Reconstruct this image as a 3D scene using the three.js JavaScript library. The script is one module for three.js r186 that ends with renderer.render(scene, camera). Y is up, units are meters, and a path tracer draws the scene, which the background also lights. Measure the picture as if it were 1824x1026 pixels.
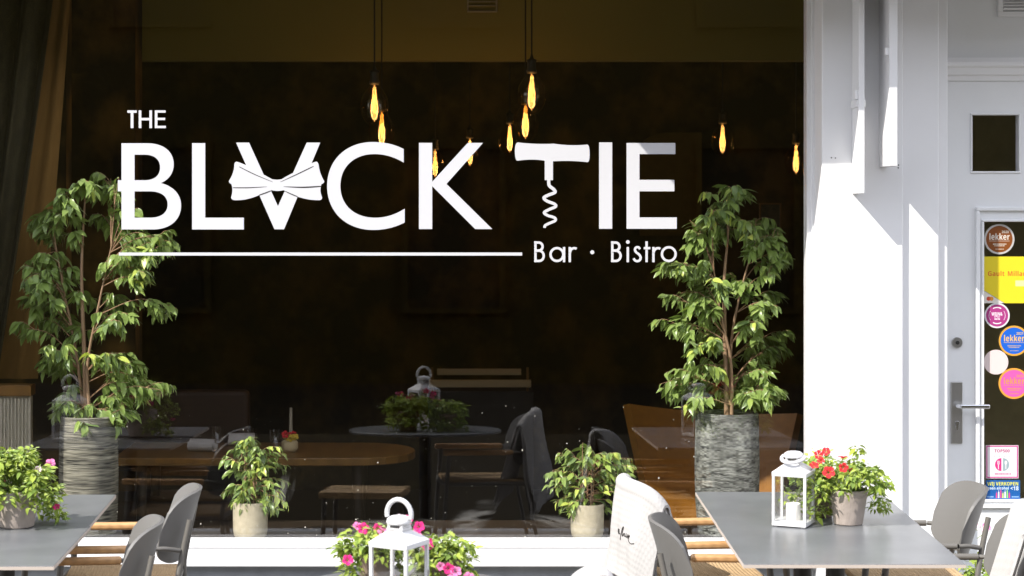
import * as THREE from 'three';
import { RoundedBoxGeometry } from 'three/addons/geometries/RoundedBoxGeometry.js';
import { mergeGeometries } from 'three/addons/utils/BufferGeometryUtils.js';

// ------------------------------------------------------------------ camera, sky, sun, exposure
const scene = new THREE.Scene();
const W = 1824, H = 1026, FPX = 3900, PX = 808, PY = 371, CZ = 9.07, EYE = 1.8;
const camera = new THREE.PerspectiveCamera(2 * Math.atan(H / 2 / FPX) * 180 / Math.PI, W / H, 0.1, 400);
camera.setViewOffset(W, H, W / 2 - PX, H / 2 - PY, W, H);
camera.position.set(0, EYE, CZ);
camera.lookAt(0, EYE, 0);
camera.focus = 8.9;
camera.userData.fStop = 5;

const SKYGAIN = 1.32;
const SUN = new THREE.Vector3(-0.74, 0.85, 0.6);          // towards the sun
{ // pale summer sky with thin high haze
  const w = 256, h = 128, d = new Float32Array(w * h * 4);
  for (let j = 0; j < h; j++) for (let i = 0; i < w; i++) {
    const el = ((j + 0.5) / h - 0.5) * Math.PI, t = Math.max(0, Math.sin(el)), k = 4 * (j * w + i), u = Math.pow(t, 0.5);
    const c = el < 0 ? [0.5, 0.48, 0.45] : [1.19 - 0.26 * u, 1.18 - 0.18 * u, 1.19 + 0.01 * u];
    for (let m = 0; m < 3; m++) d[k + m] = c[m] * SKYGAIN;
    d[k + 3] = 1;
  }
  const t = new THREE.DataTexture(d, w, h, THREE.RGBAFormat, THREE.FloatType);
  t.mapping = THREE.EquirectangularReflectionMapping; t.magFilter = THREE.LinearFilter; t.needsUpdate = true;
  scene.background = t; scene.environment = t;
}
const sun = new THREE.DirectionalLight(new THREE.Color(1.0, 0.95, 0.87), 5);
sun.position.copy(SUN).multiplyScalar(20);
sun.castShadow = true; sun.shadow.radius = 1;
sun.shadow.mapSize.set(2048, 2048);
Object.assign(sun.shadow.camera, { left: -9, right: 9, top: 9, bottom: -9, near: 1, far: 60 });
scene.add(sun, sun.target);
const renderer = new THREE.WebGLRenderer();
renderer.toneMapping = THREE.LinearToneMapping;
renderer.toneMappingExposure = 1.5;
renderer.shadowMap.enabled = true;

// ------------------------------------------------------------------ helpers
let seed = 7;
function reseed(s) { seed = s >>> 0; }
function rnd() { seed = (seed + 0x6D2B79F5) >>> 0; let t = seed; t = Math.imul(t ^ (t >>> 15), t | 1); t ^= t + Math.imul(t ^ (t >>> 7), t | 61); return ((t ^ (t >>> 14)) >>> 0) / 4294967296; }
const rr = (a, b) => a + (b - a) * rnd();
const V = (x, y, z) => new THREE.Vector3(x, y, z);
const used = {};
function numbered(n) { const k = used[n] = (used[n] ?? -1) + 1; return k ? n + '_' + String(k).padStart(3, '0') : n; }
function tag(o, label, category, group, kind) { o.userData = {}; if (label) o.userData.label = label; if (category) o.userData.category = category; if (group) o.userData.group = group; if (kind) o.userData.kind = kind; return o; }
function thing(name, label, category, pos = [0, 0, 0], turn = 0, group) {
  const o = new THREE.Group(); o.name = numbered(name); scene.add(o); o.position.set(...pos); o.rotation.y = turn;
  return tag(o, label, category, group);
}
function part(name, geo, mat, parent, label) {
  const m = new THREE.Mesh(Array.isArray(geo) ? merge(geo) : geo, mat); m.name = name; m.castShadow = m.receiveShadow = true; parent.add(m);
  if (label) m.userData.label = label;
  return m;
}
function merge(list) {
  return list.length === 1 ? list[0] : mergeGeometries(list.map((g) => { g = g.index ? g.toNonIndexed() : g; for (const k of Object.keys(g.attributes)) if (!['position', 'normal', 'uv'].includes(k)) g.deleteAttribute(k); return g; }));
}
function struct(name, geo, mat) { const m = part(numbered(name), geo, mat, scene); m.userData.kind = 'structure'; return m; }
// a box between two corners, chamfered, with uv in metres
function bx(x0, x1, y0, y1, z0, z1, r = 0) {
  const w = x1 - x0, h = y1 - y0, d = z1 - z0;
  const g = r > 0 ? new RoundedBoxGeometry(w, h, d, 2, Math.min(r, w / 2.01, h / 2.01, d / 2.01)) : new THREE.BoxGeometry(w, h, d);
  g.translate((x0 + x1) / 2, (y0 + y1) / 2, (z0 + z1) / 2);
  return metreUV(g);
}
function metreUV(g) {
  const p = g.attributes.position, n = g.attributes.normal, uv = new Float32Array(p.count * 2);
  for (let i = 0; i < p.count; i++) {
    const ax = Math.abs(n.getX(i)), ay = Math.abs(n.getY(i)), az = Math.abs(n.getZ(i));
    if (ay >= ax && ay >= az) { uv[2 * i] = p.getX(i); uv[2 * i + 1] = p.getZ(i); } else if (ax >= az) { uv[2 * i] = p.getZ(i); uv[2 * i + 1] = p.getY(i); } else { uv[2 * i] = p.getX(i); uv[2 * i + 1] = p.getY(i); }
  }
  g.setAttribute('uv', new THREE.BufferAttribute(uv, 2));
  return g;
}
function tube(pts, r, rad = 8, seg = 0, closed = false) {
  const c = new THREE.CatmullRomCurve3(pts.map((p) => Array.isArray(p) ? V(...p) : p), closed, 'centripetal');
  return new THREE.TubeGeometry(c, seg || Math.max(4, pts.length * 5), r, rad, closed);
}
// tapered straight or curved limb
function limb(pts, r0, r1, rad = 7, seg = 0) {
  const g = tube(pts, 1, rad, seg), c = g.parameters.path, n = g.parameters.tubularSegments, p = g.attributes.position;
  for (let i = 0; i <= n; i++) {
    const t = i / n, o = c.getPointAt(t), r = r0 + (r1 - r0) * t;
    for (let j = 0; j <= rad; j++) { const k = i * (rad + 1) + j; p.setXYZ(k, o.x + (p.getX(k) - o.x) * r, o.y + (p.getY(k) - o.y) * r, o.z + (p.getZ(k) - o.z) * r); }
  }
  return g;
}
// a sheet given by f(u, v) -> Vector3, thickened along its normal
function slab(f, nu, nv, t) {
  const e = 1e-3, A = [], B = [], uv = [];
  for (let j = 0; j <= nv; j++) for (let i = 0; i <= nu; i++) {
    const u = i / nu, v = j / nv, p = f(u, v);
    const du = f(Math.min(1, u + e), v).sub(f(Math.max(0, u - e), v)), dv = f(u, Math.min(1, v + e)).sub(f(u, Math.max(0, v - e)));
    const n = du.cross(dv).normalize();
    A.push(p.clone().addScaledVector(n, t / 2)); B.push(p.clone().addScaledVector(n, -t / 2)); uv.push([u, v]);
  }
  const pos = [], uvs = [], q = (P, a, b, c) => { for (const k of [a, b, c]) { pos.push(P[k].x, P[k].y, P[k].z); uvs.push(uv[k % uv.length][0], uv[k % uv.length][1]); } };
  const w = nu + 1, all = A.concat(B), N = A.length, idx = [];
  for (let j = 0; j < nv; j++) for (let i = 0; i < nu; i++) {
    const a = j * w + i, b = a + 1, c = a + w, d = c + 1;
    idx.push(a, b, d, a, d, c, N + a, N + d, N + b, N + a, N + c, N + d);
  }
  const edge = (a, b) => idx.push(a, N + a, N + b, a, N + b, b);
  const g = new THREE.BufferGeometry();
  const P = new Float32Array(all.length * 3), U = new Float32Array(all.length * 2);
  all.forEach((p, k) => { P[3 * k] = p.x; P[3 * k + 1] = p.y; P[3 * k + 2] = p.z; U[2 * k] = uv[k % N][0]; U[2 * k + 1] = uv[k % N][1]; });
  g.setAttribute('position', new THREE.BufferAttribute(P, 3)); g.setAttribute('uv', new THREE.BufferAttribute(U, 2)); g.setIndex(idx); g.computeVertexNormals();
  const eg = new THREE.BufferGeometry(), ep = [], eu = [], put = (a, b) => { for (const k of [a, N + a, N + b, a, N + b, b]) { ep.push(all[k].x, all[k].y, all[k].z); eu.push(uv[k % N][0], uv[k % N][1]); } };
  for (let i = 0; i < nu; i++) { put(i + 1, i); put(nv * w + i, nv * w + i + 1); }
  for (let j = 0; j < nv; j++) { put(j * w, (j + 1) * w); put((j + 1) * w + nu, j * w + nu); }
  eg.setAttribute('position', new THREE.Float32BufferAttribute(ep, 3)); eg.setAttribute('uv', new THREE.Float32BufferAttribute(eu, 2)); eg.computeVertexNormals();
  return merge([g, eg]);
}
function lathe(profile, seg = 40) { return new THREE.LatheGeometry(profile.map((p) => new THREE.Vector2(p[0], p[1])), seg); }
// smooth noise and textures
function hash2(x, y, s) { let h = Math.imul(x, 374761393) ^ Math.imul(y, 668265263) ^ Math.imul(s, 2246822519); h = Math.imul(h ^ (h >>> 13), 1274126177); return ((h ^ (h >>> 16)) >>> 0) / 4294967296; }
function vnoise(x, y, per, s) {
  const xi = Math.floor(x), yi = Math.floor(y), fx = x - xi, fy = y - yi, w = (n) => ((n % per) + per) % per, u = fx * fx * (3 - 2 * fx), v = fy * fy * (3 - 2 * fy);
  const a = hash2(w(xi), w(yi), s), b = hash2(w(xi + 1), w(yi), s), c = hash2(w(xi), w(yi + 1), s), d = hash2(w(xi + 1), w(yi + 1), s);
  return a + (b - a) * u + (c - a) * v + (a - b - c + d) * u * v;
}
function vn2(x, y, px, py, s) {
  const xi = Math.floor(x), yi = Math.floor(y), fx = x - xi, fy = y - yi, u = fx * fx * (3 - 2 * fx), v = fy * fy * (3 - 2 * fy), q = (i, j) => hash2(((i % px) + px) % px, ((j % py) + py) % py, s);
  const a = q(xi, yi), b = q(xi + 1, yi), c = q(xi, yi + 1), d = q(xi + 1, yi + 1);
  return a + (b - a) * u + (c - a) * v + (a - b - c + d) * u * v;
}
function fbm(x, y, n, s, oct = 4) { let t = 0, a = 0.5, f = n; for (let o = 0; o < oct; o++) { t += a * vnoise(x * f, y * f, f, s + o); f *= 2; a /= 2; } return t / (1 - Math.pow(0.5, oct)); }
function tex(size, f, repeat = [1, 1], srgb = false) {
  const d = new Uint8Array(size * size * 4);
  for (let j = 0; j < size; j++) for (let i = 0; i < size; i++) {
    const c = f(i / size, j / size), k = 4 * (j * size + i);
    if (typeof c === 'number') d[k] = d[k + 1] = d[k + 2] = Math.max(0, Math.min(255, c * 255)); else for (let m = 0; m < 3; m++) d[k + m] = Math.max(0, Math.min(255, c[m] * 255));
    d[k + 3] = 255;
  }
  const t = new THREE.DataTexture(d, size, size); t.wrapS = t.wrapT = THREE.RepeatWrapping; t.repeat.set(...repeat); t.magFilter = THREE.LinearFilter; t.minFilter = THREE.LinearMipmapLinearFilter; t.generateMipmaps = true;
  if (srgb) t.colorSpace = THREE.SRGBColorSpace;
  t.needsUpdate = true; return t;
}
const rgb = (r, g, b) => new THREE.Color().setRGB(r, g, b);
function std(color, roughness, o = {}) { return new THREE.MeshStandardMaterial({ color: rgb(...color), roughness, ...o }); }
function phys(color, roughness, o = {}) { return new THREE.MeshPhysicalMaterial({ color: rgb(...color), roughness, ...o }); }

// ------------------------------------------------------------------ materials
const plasterBump = tex(256, (x, y) => fbm(x, y, 8, 3, 5), [2, 2]);
const wearTone = tex(512, (x, y) => 0.9 + 0.1 * fbm(x, y, 4, 11, 6), [0.7, 0.7]);
const grainTex = tex(512, (x, y) => { const g = fbm(x, y * 0.25 + 0.03 * fbm(x, y, 4, 5), 16, 21, 5), l = 0.5 + 0.5 * Math.sin(60 * (x + 0.08 * fbm(x, y, 3, 31, 3))); return 0.62 + 0.25 * g + 0.13 * l; }, [1, 1]);
const weaveBump = tex(256, (x, y) => 0.5 + 0.25 * Math.sin(x * Math.PI * 2 * 32) * (Math.sin(y * Math.PI * 2 * 16) > 0 ? 1 : -1) + 0.25 * Math.sin(y * Math.PI * 2 * 32), [1, 1]);
const slateTone = tex(512, (x, y) => { const n = fbm(x, y, 6, 41, 6), f = hash2(Math.floor(x * 512), Math.floor(y * 512), 5); return 0.62 + 0.34 * n + 0.22 * (f - 0.5) + (f > 0.985 ? 0.2 : 0); }, [1.6, 1.6]);
const tweedTone = tex(256, (x, y) => { const f = hash2(Math.floor(x * 128), Math.floor(y * 128), 9); return 0.25 + 0.75 * f * fbm(x, y, 8, 61, 4); }, [6, 6]);
const speckle = tex(256, (x, y) => 0.72 + 0.28 * fbm(x, y, 12, 71, 5), [2, 2]);
const mottle = tex(256, (x, y) => { const n = fbm(x, y, 5, 101, 6), m = fbm(x, y * 0.5, 16, 111, 4); return Math.max(0.1, 2.4 * (n - 0.28) * (0.4 + m)); }, [0.8, 0.8]);
const stripesTone = tex(512, (x, y) => { const b = vn2(x * 7, y * 75, 7, 75, 81) * 0.45 + vn2(x * 22, y * 170, 22, 170, 83) * 0.55, d = fbm(x, y, 5, 85, 5); return Math.max(0.05, 0.10 + 1.15 * (b - 0.18) * (0.25 + 1.2 * d)); }, [1, 1]);
const stripesFine = stripesTone.clone(); stripesFine.repeat.set(3, 2); stripesFine.needsUpdate = true;
const M = {
  white: std([0.78, 0.78, 0.79], 0.45, { map: wearTone, bumpMap: plasterBump, bumpScale: 0.0006 }),
  doorWhite: std([0.76, 0.77, 0.78], 0.4, { map: wearTone, bumpMap: plasterBump, bumpScale: 0.0004 }),
  stone: std([0.30, 0.32, 0.35], 0.8, { map: speckle, bumpMap: plasterBump, bumpScale: 0.002 }),
  glass: phys([1, 1, 1], 0.0, { transmission: 1, thickness: 0, ior: 1.62 }),
  thinGlass: phys([1, 1, 1], 0.0, { transmission: 1, thickness: 0, ior: 1.45 }),
  amberGlass: phys([1, 0.84, 0.58], 0.0, { transmission: 1, thickness: 0, ior: 1.7 }),
  vinyl: std([0.50, 0.50, 0.52], 0.7),
  darkInk: std([0.02, 0.018, 0.016], 0.8),
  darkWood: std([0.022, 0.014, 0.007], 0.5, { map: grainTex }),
  tableWood: std([0.26, 0.125, 0.02], 0.4, { map: grainTex }),
  armWood: std([0.60, 0.34, 0.15], 0.45, { map: grainTex }),
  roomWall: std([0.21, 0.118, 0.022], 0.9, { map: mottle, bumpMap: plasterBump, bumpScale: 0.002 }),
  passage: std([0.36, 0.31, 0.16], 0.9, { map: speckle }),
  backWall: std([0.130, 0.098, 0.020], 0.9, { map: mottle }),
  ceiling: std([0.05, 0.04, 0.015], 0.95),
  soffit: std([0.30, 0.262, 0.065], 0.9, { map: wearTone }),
  olive: std([0.12, 0.10, 0.025], 0.9, { map: speckle }),
  slate: std([0.165, 0.17, 0.178], 0.30, { map: slateTone }),
  slateEdge: std([0.44, 0.38, 0.33], 0.7),
  blackMetal: std([0.03, 0.028, 0.025], 0.5, { metalness: 0.2 }),
  chairGrey: std([0.122, 0.118, 0.112], 0.5, { bumpMap: plasterBump, bumpScale: 0.0003 }),
  chairFrame: std([0.12, 0.112, 0.10], 0.45),
  rope: std([0.50, 0.34, 0.18], 0.9, { bumpMap: weaveBump, bumpScale: 0.006, map: speckle }),
  blanket: phys([0.37, 0.36, 0.352], 0.95, { sheen: 0.4, bumpMap: weaveBump, bumpScale: 0.0012 }),
  blanketEdge: std([0.35, 0.28, 0.21], 0.95),
  lantern: std([0.58, 0.58, 0.585], 0.4),
  candle: phys([0.85, 0.82, 0.76], 0.6, {}),
  clay: std([0.40, 0.34, 0.30], 0.9, { map: speckle, bumpMap: plasterBump, bumpScale: 0.003 }),
  brownClay: std([0.22, 0.16, 0.12], 0.85, { map: speckle }),
  creamPot: std([0.50, 0.44, 0.31], 0.75, { map: speckle, bumpMap: plasterBump, bumpScale: 0.0015 }),
  stripedPot: std([0.34, 0.35, 0.31], 0.45, { map: stripesFine, bumpMap: stripesFine, bumpScale: 0.003 }),
  weavePot: std([0.40, 0.38, 0.29], 0.75, { map: stripesTone, bumpMap: stripesTone, bumpScale: 0.003 }),
  soil: std([0.05, 0.035, 0.025], 1),
  bark: std([0.38, 0.24, 0.14], 0.85, { map: speckle }),
  twig: std([0.30, 0.18, 0.10], 0.85),
  leaf: [[0.245, 0.365, 0.055], [0.360, 0.490, 0.075], [0.150, 0.245, 0.050], [0.58, 0.68, 0.10]].map((c) => phys(c, 0.92, { transmission: 0.3, thickness: 0, clearcoat: 1, ior: 1.6, clearcoatRoughness: 0.30, side: THREE.DoubleSide })),
  petunia: [[0.27, 0.36, 0.035], [0.36, 0.45, 0.05], [0.18, 0.28, 0.03]].map((c) => phys(c, 0.92, { transmission: 0.35, thickness: 0, side: THREE.DoubleSide })),
  red: phys([0.72, 0.02, 0.03], 0.9, { transmission: 0.25, thickness: 0, side: THREE.DoubleSide }),
  magenta: phys([0.72, 0.02, 0.22], 0.9, { transmission: 0.25, thickness: 0, side: THREE.DoubleSide }),
  pink: phys([0.75, 0.22, 0.45], 0.9, { transmission: 0.25, thickness: 0, side: THREE.DoubleSide }),
  paleFlower: phys([0.8, 0.6, 0.68], 0.9, { transmission: 0.25, thickness: 0, side: THREE.DoubleSide }),
  yellow: std([0.7, 0.5, 0.05], 0.9),
  darkLeather: std([0.05, 0.022, 0.006], 0.6, { map: speckle }),
  leather: std([0.33, 0.14, 0.012], 0.5, { map: speckle, bumpMap: plasterBump, bumpScale: 0.0015 }),
  linen: std([0.62, 0.60, 0.57], 0.95, { bumpMap: weaveBump, bumpScale: 0.001 }),
  steel: std([0.46, 0.45, 0.43], 0.35, { metalness: 0.9 }),
  chrome: std([0.75, 0.76, 0.78], 0.22, { metalness: 1 }),
  radiator: std([0.55, 0.50, 0.38], 0.6),
  tweed: std([0.08, 0.066, 0.024], 0.95, { map: tweedTone, bumpMap: weaveBump, bumpScale: 0.001 }),
  lining: std([0.21, 0.108, 0.020], 0.9, { map: speckle }),
  asphalt: phys([0.024, 0.019, 0.010], 1, { specularIntensity: 0.15, map: speckle, bumpMap: plasterBump, bumpScale: 0.004 }),
  paving: std([0.20, 0.19, 0.17], 0.85, { map: speckle, bumpMap: plasterBump, bumpScale: 0.003 }),
  brick: phys([0.040, 0.031, 0.009], 1, { specularIntensity: 0.15, map: speckle }),
  darkPane: phys([0.020, 0.017, 0.007], 0.9, { specularIntensity: 0.2 }),
  vinylCream: std([0.62, 0.50, 0.28], 0.7),
  filament: new THREE.MeshStandardMaterial({ color: rgb(0.9, 0.6, 0.2), emissive: rgb(1.0, 0.50, 0.15), emissiveIntensity: 0.7, roughness: 0.5 }),
  hot: new THREE.MeshStandardMaterial({ color: rgb(0.9, 0.7, 0.3), emissive: rgb(1.0, 0.66, 0.28), emissiveIntensity: 1.1, roughness: 0.5 }),
};

// pixel of the photograph -> metres on a plane at depth z
const sc = (z) => FPX / (CZ - z);
const mx = (px, z = 0) => (px - PX) / sc(z);
const my = (py, z = 0) => EYE - (py - PY) / sc(z);
const SLOPE = 0.035;
const ground = (z) => z > 0.05 ? -SLOPE * z : 0;

// ------------------------------------------------------------------ ground and the street
{
  const g = new THREE.PlaneGeometry(60, 4.1, 1, 1); g.rotateX(-Math.PI / 2); g.rotateX(SLOPE); g.translate(0, -SLOPE * 2.05, 2.05);
  struct('pavement', metreUV(g), M.paving);
  struct('kerb', bx(-30, 30, -0.32, -SLOPE * 4.1 - 0.002, 4.1, 4.25, 0.01), M.stone);
  const r = new THREE.PlaneGeometry(300, 300); r.rotateX(-Math.PI / 2); r.translate(0, -0.29, 0);
  struct('road', metreUV(r), M.asphalt);
  const o = thing('brick_house', 'dark brick house across the street, seen only as a dim reflection', 'building', [0, -0.29, 17]);
  part('wall', bx(-16, 16, 0, 8.2, 0, 5), M.brick, o);
  for (let f = 0; f < 2; f++) for (let k = 0; k < 9; k++) {
    const x = -14 + k * 3.5, y = 0.9 + f * 3.4;
    const fr = part('window', [bx(x - 0.62, x + 0.62, y - 0.06, y, -0.08, 0), bx(x - 0.62, x + 0.62, y + 1.9, y + 1.98, -0.08, 0), bx(x - 0.62, x - 0.54, y, y + 1.9, -0.08, 0), bx(x + 0.54, x + 0.62, y, y + 1.9, -0.08, 0)], M.brick, o);
    part('pane', bx(x - 0.54, x + 0.54, y, y + 1.9, -0.03, 0.02), M.darkPane, fr);
  }
}

// ------------------------------------------------------------------ the restaurant building
const XW0 = -2.1, XW1 = mx(1437), GB = my(957), HEAD = 2.69;
const house = thing('restaurant_building', 'white painted shop front of a bistro with one wide display window', 'building');
{
  part('wall', [bx(-9, -2.9, -0.4, 9, -0.3, 0.1), bx(3.05, 9, -0.4, 9, -0.3, 0.1), bx(-2.9, 3.05, 3.06, 9, -0.3, 0.1), bx(-2.9, XW1 + 0.3, 2.76, 3.06, -0.3, 0.02)], M.white, house);
  part('pilaster', [bx(-2.9, XW0, -0.12, 3.06, -0.02, 0.25, 0.006)], M.white, house);
  // right pilaster: one moulded profile drawn up from the ground
  const X = (p, z) => mx(p, z);
  const pts = [[XW1 - 0.003, -0.06], [XW1 - 0.003, 0.03], [XW1 + 0.012, 0.03], [XW1 + 0.014, 0.048], [X(1452, 0.05), 0.05], [1.485, 0.06], [1.487, 0.226], [1.491, 0.23],
    [1.811, 0.23], [1.814, 0.227], [1.815, 0.203], [1.962, 0.203], [1.965, 0.2], [1.966, 0.176], [2.004, 0.176], [2.007, 0.173], [2.007, -0.06]];
  const sh = new THREE.Shape(pts.map((p) => new THREE.Vector2(p[0], -p[1])));
  const eg = new THREE.ExtrudeGeometry(sh, { depth: 3.22, bevelEnabled: false }); eg.rotateX(-Math.PI / 2); eg.translate(0, -0.15, 0); eg.computeVertexNormals();
  part('pilaster', metreUV(eg), M.white, house);
  // projecting box above the door end of the window
  part('awning_box', bx(0.168, 3.3, 2.75, 3.04, 0.024, 0.78, 0.01), M.white, house);
  // two folded arm brackets on the pilaster
  const f1 = part('bracket', [bx(1.608, 1.632, my(345, 0.3), 2.749, 0.231, 0.378, 0.003), bx(1.600, 1.64, 2.2, 2.235, 0.24, 0.37, 0.008)], M.white, house);
  part('hinge', [tube([[1.604, my(176, 0.38), 0.362], [1.604, my(160, 0.38), 0.362]], 0.011, 10)], M.white, f1);
  const f2 = part('bracket', [bx(1.717, 1.75, my(297, 0.3), 2.749, 0.231, 0.44, 0.003)], M.white, house);
  part('hinge', [tube([[1.713, my(98, 0.42), 0.425], [1.713, my(86, 0.42), 0.425]], 0.011, 10)], M.white, f2);
  for (const [px, py, n] of [[1481, 281, 1], [1488, 281.5, 1], [1600.5, 294, 1], [1600, 299, 1]]) { const h = new THREE.CylinderGeometry(0.0028, 0.0028, 0.006, 8); h.rotateX(Math.PI / 2); h.translate(mx(px, 0.23), my(py, 0.23), 0.2285); part('screw', h, M.blackMetal, house); }
  // window: frame head, sill, plinth and pane
  const win = new THREE.Group(); win.name = 'shop_window'; house.add(win);
  part('frame_head', bx(XW0 - 0.01, XW1 + 0.01, HEAD, 2.758, -0.06, 0.05, 0.004), M.white, win);
  const sp = [[-0.03, GB - 0.02], [0.006, GB - 0.0005], [0.118, GB - 0.0062], [0.122, GB - 0.010], [0.122, GB - 0.024], [0.119, GB - 0.026], [0.119, GB - 0.100], [0.116, my(1010, 0.12)], [0.0, my(1010, 0.12)]];
  const ssh = new THREE.Shape(sp.map((p) => new THREE.Vector2(-p[0], p[1])));
  const sg = new THREE.ExtrudeGeometry(ssh, { depth: XW1 - XW0 + 0.02, bevelEnabled: false }); sg.rotateY(Math.PI / 2); sg.translate(XW0 - 0.01, 0, 0);
  part('sill', metreUV(sg), M.white, win);
  part('pane', bx(XW0 - 0.005, XW1 + 0.002, GB - 0.002, HEAD + 0.003, -0.004, 0.004), M.glass, win);
  part('plinth', bx(XW0, XW1, -0.3, my(1010, 0.12) - 0.002, -0.1, 0.07, 0.004), M.stone, house);
  // dust on the lower glass
  reseed(91);
  const dust = [];
  for (let k = 0; k < 190; k++) {
    const x = rr(-1.5, 1.2), y = GB + Math.pow(rnd(), 1.6) * 0.55, r = Math.pow(rnd(), 5) * 0.0026 + 0.0007;
    const g = new THREE.CylinderGeometry(r, r, 0.0008, 6); g.rotateX(Math.PI / 2); g.scale(1, rr(0.7, 1.6), 1); g.translate(x, y, 0.0048); dust.push(g);
  }
  const du = part('dust', dust, std([0.42, 0.40, 0.34], 0.9), win); du.userData.kind = 'stuff';
  const smearA = tex(256, (x, y) => { const u = x * 2 - 1, v = y * 2 - 1, e = Math.max(0, 1 - u * u - v * v), st = fbm(x * 0.6 + y * 0.5, x * 0.15 - y * 0.1, 14, 95, 4); return Math.pow(e, 1.2) * Math.max(0, st - 0.32) * 1.6; });
  const smearM = new THREE.MeshStandardMaterial({ color: rgb(0.5, 0.49, 0.46), roughness: 1, transparent: true, opacity: 0.22, alphaMap: smearA });
  for (const [a, b, w, h, t] of [[840, 925, 0.26, 0.12, 0.6], [700, 935, 0.5, 0.06, 0.02], [1000, 930, 0.4, 0.06, -0.1], [500, 880, 0.1, 0.2, -0.5]]) part('smear', new THREE.PlaneGeometry(w, h).rotateZ(t).translate(mx(a), Math.max(my(b), GB + 0.03), 0.0056 + t * 0.0004), smearM, win);
  // the room behind
  const room = house;
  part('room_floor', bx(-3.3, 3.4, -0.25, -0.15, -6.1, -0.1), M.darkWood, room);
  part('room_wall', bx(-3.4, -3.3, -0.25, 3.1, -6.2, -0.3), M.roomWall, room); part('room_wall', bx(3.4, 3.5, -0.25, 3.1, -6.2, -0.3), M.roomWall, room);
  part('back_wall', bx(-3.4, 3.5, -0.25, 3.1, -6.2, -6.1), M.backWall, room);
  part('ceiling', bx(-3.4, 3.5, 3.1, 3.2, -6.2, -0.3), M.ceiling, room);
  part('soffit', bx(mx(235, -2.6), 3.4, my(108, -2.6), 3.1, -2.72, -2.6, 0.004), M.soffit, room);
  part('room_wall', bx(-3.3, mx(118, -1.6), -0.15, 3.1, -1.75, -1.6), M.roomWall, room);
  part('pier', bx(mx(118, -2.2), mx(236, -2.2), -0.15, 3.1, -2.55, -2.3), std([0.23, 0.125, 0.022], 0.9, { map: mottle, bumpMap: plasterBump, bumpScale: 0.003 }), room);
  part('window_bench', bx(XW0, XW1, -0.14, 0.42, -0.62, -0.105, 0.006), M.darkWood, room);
  part('vent_grille', [[832, 886, 19, 22], [832, 835, -12, 19], [883, 886, -12, 19], [835, 883, 9, 11], [835, 883, 2, 4], [835, 883, -5, -3]].map(([a, b, c, d]) => bx(mx(a, -2.6), mx(b, -2.6), my(d, -2.6), my(c, -2.6), -2.6, -2.588, 0.002)), std([0.42, 0.39, 0.26], 0.8), room);
  part('wall_panel', (() => { const z = -5.9, s = new THREE.Shape(); s.moveTo(mx(1140, z), my(420, z)); s.lineTo(mx(1140, z), my(262, z)); s.quadraticCurveTo(mx(1150, z), my(238, z), mx(1190, z), my(236, z)); s.lineTo(mx(1250, z), my(236, z)); s.lineTo(mx(1250, z), my(420, z)); return new THREE.ExtrudeGeometry(s, { depth: 0.04, bevelEnabled: false }).translate(0, 0, z - 0.04); })(), M.olive, room);
  // party wall between window room and door passage
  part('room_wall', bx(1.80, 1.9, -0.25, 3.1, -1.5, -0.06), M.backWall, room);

  // ---- door
  const door = new THREE.Group(); door.name = 'door'; house.add(door); door.userData.label = 'white panelled door with a tall glass pane and a small square window above';
  const Z = 0.05, dx = (p) => mx(p, Z), dy = (p) => my(p, Z);
  const gx0 = dx(1752), gx1 = gx0 + 0.62, gy0 = dy(890), gy1 = dy(395), sx0 = dx(1732), sx1 = dx(1814), sy0 = dy(305), sy1 = dy(205);
  const leaf = new THREE.Shape(); leaf.moveTo(2.012, 0.0); leaf.lineTo(3.0, 0.0); leaf.lineTo(3.0, 2.33); leaf.lineTo(2.012, 2.33); leaf.closePath();
  const hole = (a, b, c, d) => { const h = new THREE.Path(); h.moveTo(a, c); h.lineTo(a, d); h.lineTo(b, d); h.lineTo(b, c); h.closePath(); leaf.holes.push(h); };
  hole(gx0, gx1, gy0, gy1); hole(sx0, sx1, sy0, sy1);
  part('leaf', metreUV(new THREE.ExtrudeGeometry(leaf, { depth: 0.045, bevelEnabled: false }).translate(0, 0, Z - 0.045)), M.doorWhite, door);
  const bead = (x0, x1, y0, y1, w, d) => [bx(x0 - w, x1 + w, y1, y1 + w, Z - 0.01, Z + d, 0.004), bx(x0 - w, x1 + w, y0 - w, y0, Z - 0.01, Z + d, 0.004), bx(x0 - w, x0, y0, y1, Z - 0.01, Z + d - 0.001, 0.004), bx(x1, x1 + w, y0, y1, Z - 0.01, Z + d - 0.001, 0.004)];
  part('moulding', [...bead(gx0 + 0.001, gx1, gy0 + 0.001, gy1, 0.010, 0.010), ...bead(gx0 - 0.018, gx1 + 0.018, gy0 - 0.018, gy1 + 0.045, 0.016, 0.016)], M.doorWhite, door);
  part('moulding', bead(sx0, sx1, sy0, sy1, 0.009, 0.007), M.doorWhite, door);
  part('pane', bx(gx0 - 0.004, gx1 + 0.004, gy0 - 0.004, gy1 + 0.004, 0.024, 0.03), M.glass, door);
  part('pane', bx(sx0 - 0.004, sx1 + 0.004, sy0 - 0.004, sy1 + 0.004, 0.024, 0.03), M.glass, door);
  const plate = part('handle_plate', bx(dx(1693), dx(1714), dy(790), dy(680), Z, Z + 0.008, 0.003), M.steel, door);
  part('lever', [tube([[2.07, dy(722), Z], [2.07, dy(722), Z + 0.045], [2.08, dy(722), Z + 0.055]], 0.009, 12), new RoundedBoxGeometry(0.122, 0.019, 0.014, 3, 0.006).translate(2.135, dy(722), Z + 0.057)], M.chrome, plate);
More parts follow.
